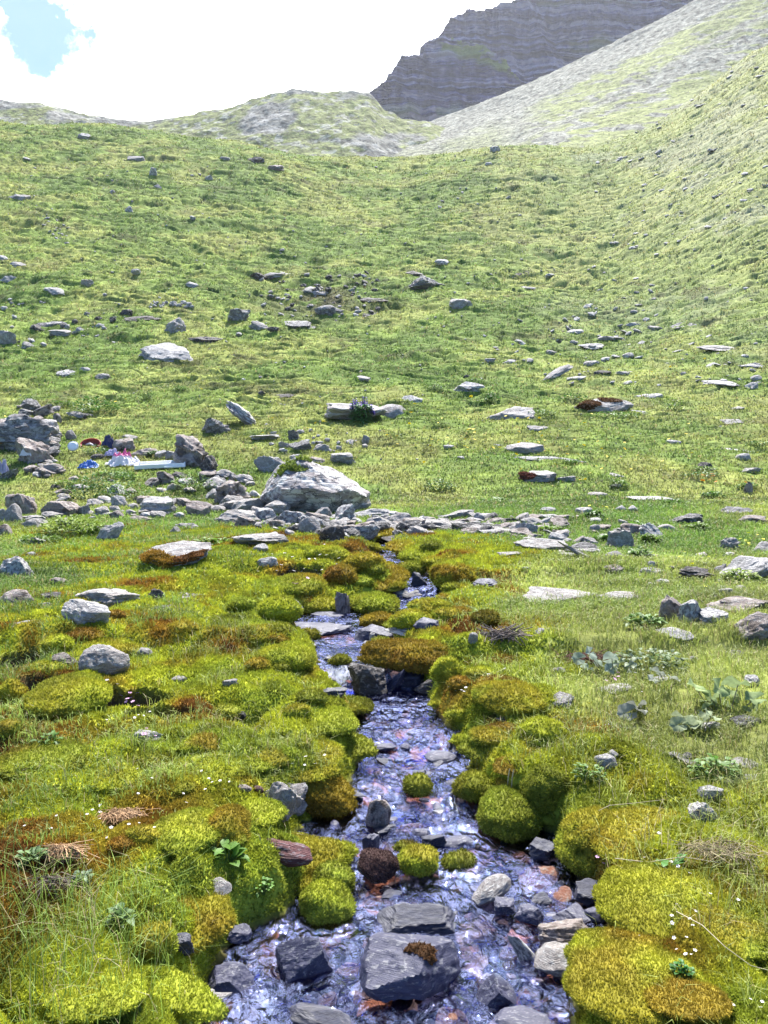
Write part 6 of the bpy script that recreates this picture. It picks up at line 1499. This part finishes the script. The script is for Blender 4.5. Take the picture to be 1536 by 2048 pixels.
# white tray
x, y, z = locate(320, 940); k = y/FPX; root = empty('foam_tray', (x, y, z)); tag(root, 'long white foam tray with raised rim lying on the grass', 'tray')
def boxm(c, s, rz=0, bev=.012):
    bm = bmesh.new(); bmesh.ops.create_cube(bm, size=1); bmesh.ops.scale(bm, vec=s, verts=bm.verts); bmesh.ops.bevel(bm, geom=bm.edges, offset=min(bev, min(s)*.3), segments=2, affect='EDGES')
    bmesh.ops.rotate(bm, cent=(0, 0, 0), matrix=Matrix.Rotation(rz, 3, 'Z'), verts=bm.verts); bmesh.ops.translate(bm, vec=c, verts=bm.verts); me = bpy.data.meshes.new('m'); bm.to_mesh(me); bm.free(); return me
M_foam = plain('white foam', (.74, .73, .74), .8, namp=.05, nscale=4)
def addbox(name, c, s, m_, par, rz=0):
    o = bpy.data.objects.new(name, boxm(c, s, rz)); COL.objects.link(o); o.parent = par; o.data.name = name; o.data.materials.append(m_); return o
tl, td, th_ = 100*k, .42, .13
root.rotation_euler = (R(16), R(-3), R(4)); root.location.z += .05
addbox('tray_base', (0, .2, .02), (tl-.06, td-.06, .03), M_foam, root)
for nm, c, s in (('tray_rim', (0, 0, .07), (tl, .05, th_)), ('tray_rim', (0, td, .07), (tl, .05, th_)), ('tray_rim', (-tl/2+.025, td/2, .07), (.05, td-.056, th_-.006)), ('tray_rim', (tl/2-.025, td/2, .07), (.05, td-.056, th_-.006))): addbox(nm, c, s, M_foam, root)
addbox('tray_divider', (tl*.18, td/2, .06), (.05, td-.06, .09), M_foam, root)
addbox('tray_flap', (tl*.30, -.06, .045), (tl*.42, .10, .05), M_foam, root)
# white lid leaning on a stone
def disc(rings, n=40):
    th = np.linspace(0, 2*math.pi, n+1); P = np.array([[(r*math.cos(a), r*math.sin(a), h_) for a in th] for r, h_ in rings]); return P.reshape(-1, 3), grid_faces(len(rings), n+1)
x, y, z = locate(146, 903); k = y/FPX; root = empty('lid', (x, y, z+11*k)); tag(root, 'round white lid standing on edge beside the red basin', 'lid'); root.rotation_euler = (R(68), 0, R(6))
M_lid = plain('white enamel', (.78, .78, .80), .3, namp=.04); rr = 10.2*k
v, f = disc([(0, .02), (rr*.6, .03), (rr*.85, .02), (rr*.9, 0), (rr, 0), (rr*1.02, -.02), (rr*.98, -.05)]); mesh_np('lid_disc', v, f, M_lid, parent=root)
v, f = disc([(rr*.9, .004), (rr*.93, .014), (rr*1.0, .014), (rr*1.04, -.01), (rr*1.0, -.05)]); mesh_np('lid_rim', v, f, plain('lid rim', (.55, .55, .58), .4), parent=root)
# red and orange basin
x, y, z = locate(178, 895); root = empty('basin', (x, y+.15, z+.14)); tag(root, 'shallow red and orange basin tilted towards the camera, right of the white lid', 'basin'); root.rotation_euler = (R(48), 0, 0)
w2 = 20*k; v, f = disc([(0, -.16), (w2*.55, -.16), (w2*.8, -.12), (w2*.96, 0)]); v[:, 1] *= .7; mesh_np('bowl_inside', v, f, plain('dark red plastic', (.20, .018, .02), .4), parent=root)
v, f = disc([(w2*.94, 0), (w2*.97, .03), (w2*1.02, .03), (w2*1.05, .0), (w2*1.03, -.02)]); v[:, 1] *= .7; mesh_np('rim', v, f, plain('red plastic', (.42, .025, .03), .35), parent=root)
v, f = disc([(w2*1.03, -.02), (w2*.93, -.14), (w2*.7, -.22), (0, -.23)]); v[:, 1] *= .7; mesh_np('bowl_outside', v, f, plain('orange plastic', (.62, .13, .02), .4), parent=root)
vv, ff = tube([(-w2*.55, .05, -.10), (-.02, .0, .0), (w2*.5, -.05, -.10)], .035, 6); mesh_np('strap', vv, ff, plain('white strap', (.7, .6, .62), .5), parent=root)
# plank against the outcrop
a_ = Vector(locate(-30, 905))+Vector((0, -.1, .10)); b_ = Vector(locate(48, 893))+Vector((0, -.25, .42)); mid = (a_+b_)/2; d = b_-a_
root = bpy.data.objects.new('plank', boxm((0, 0, 0), (d.length, .05, .13), 0, .008)); COL.objects.link(root); root.data.materials.append(plain('weathered plank', (.20, .125, .065), .75, namp=.3, nscale=3))
root.location = mid; root.rotation_euler = d.to_track_quat('X', 'Z').to_euler(); tag(root, 'brown wooden plank leaning across the left outcrop', 'plank')

# ------------------------------------------------------------ grass that laps over the feet of the rocks
rg = np.random.default_rng(12); tx = []
for px, row, w_, y0, loc, s in ROCKS:
    if w_ < 7: continue
    n = int(6+w_*1.3*(1 if y0 > 5 else .5)); a = rg.uniform(math.pi*.9, math.pi*2.1, n); k_ = rg.uniform(.85, 1.2, n)
    X = loc[0]+s[0]*np.cos(a)*k_; Y = loc[1]+s[1]*np.sin(a)*k_; ok = (edist(X, Y) > .04) | (Y > 13.6); X, Y = X[ok], Y[ok]
    if len(X) < 2: continue
    m_ = mossiness(X, Y); ok = rg.random(len(X)) > m_*.8; X, Y = X[ok], Y[ok]
    if len(X) < 2: continue
    tx.append((on(X, Y), np.full(len(X), min(.035+.0022*y0, .2)), np.full(len(X), .0007+.0004*y0), fresh(X, Y), .7, rg.uniform(0, 6.28, len(X))))
add_grass('grass_at_rocks', tx)
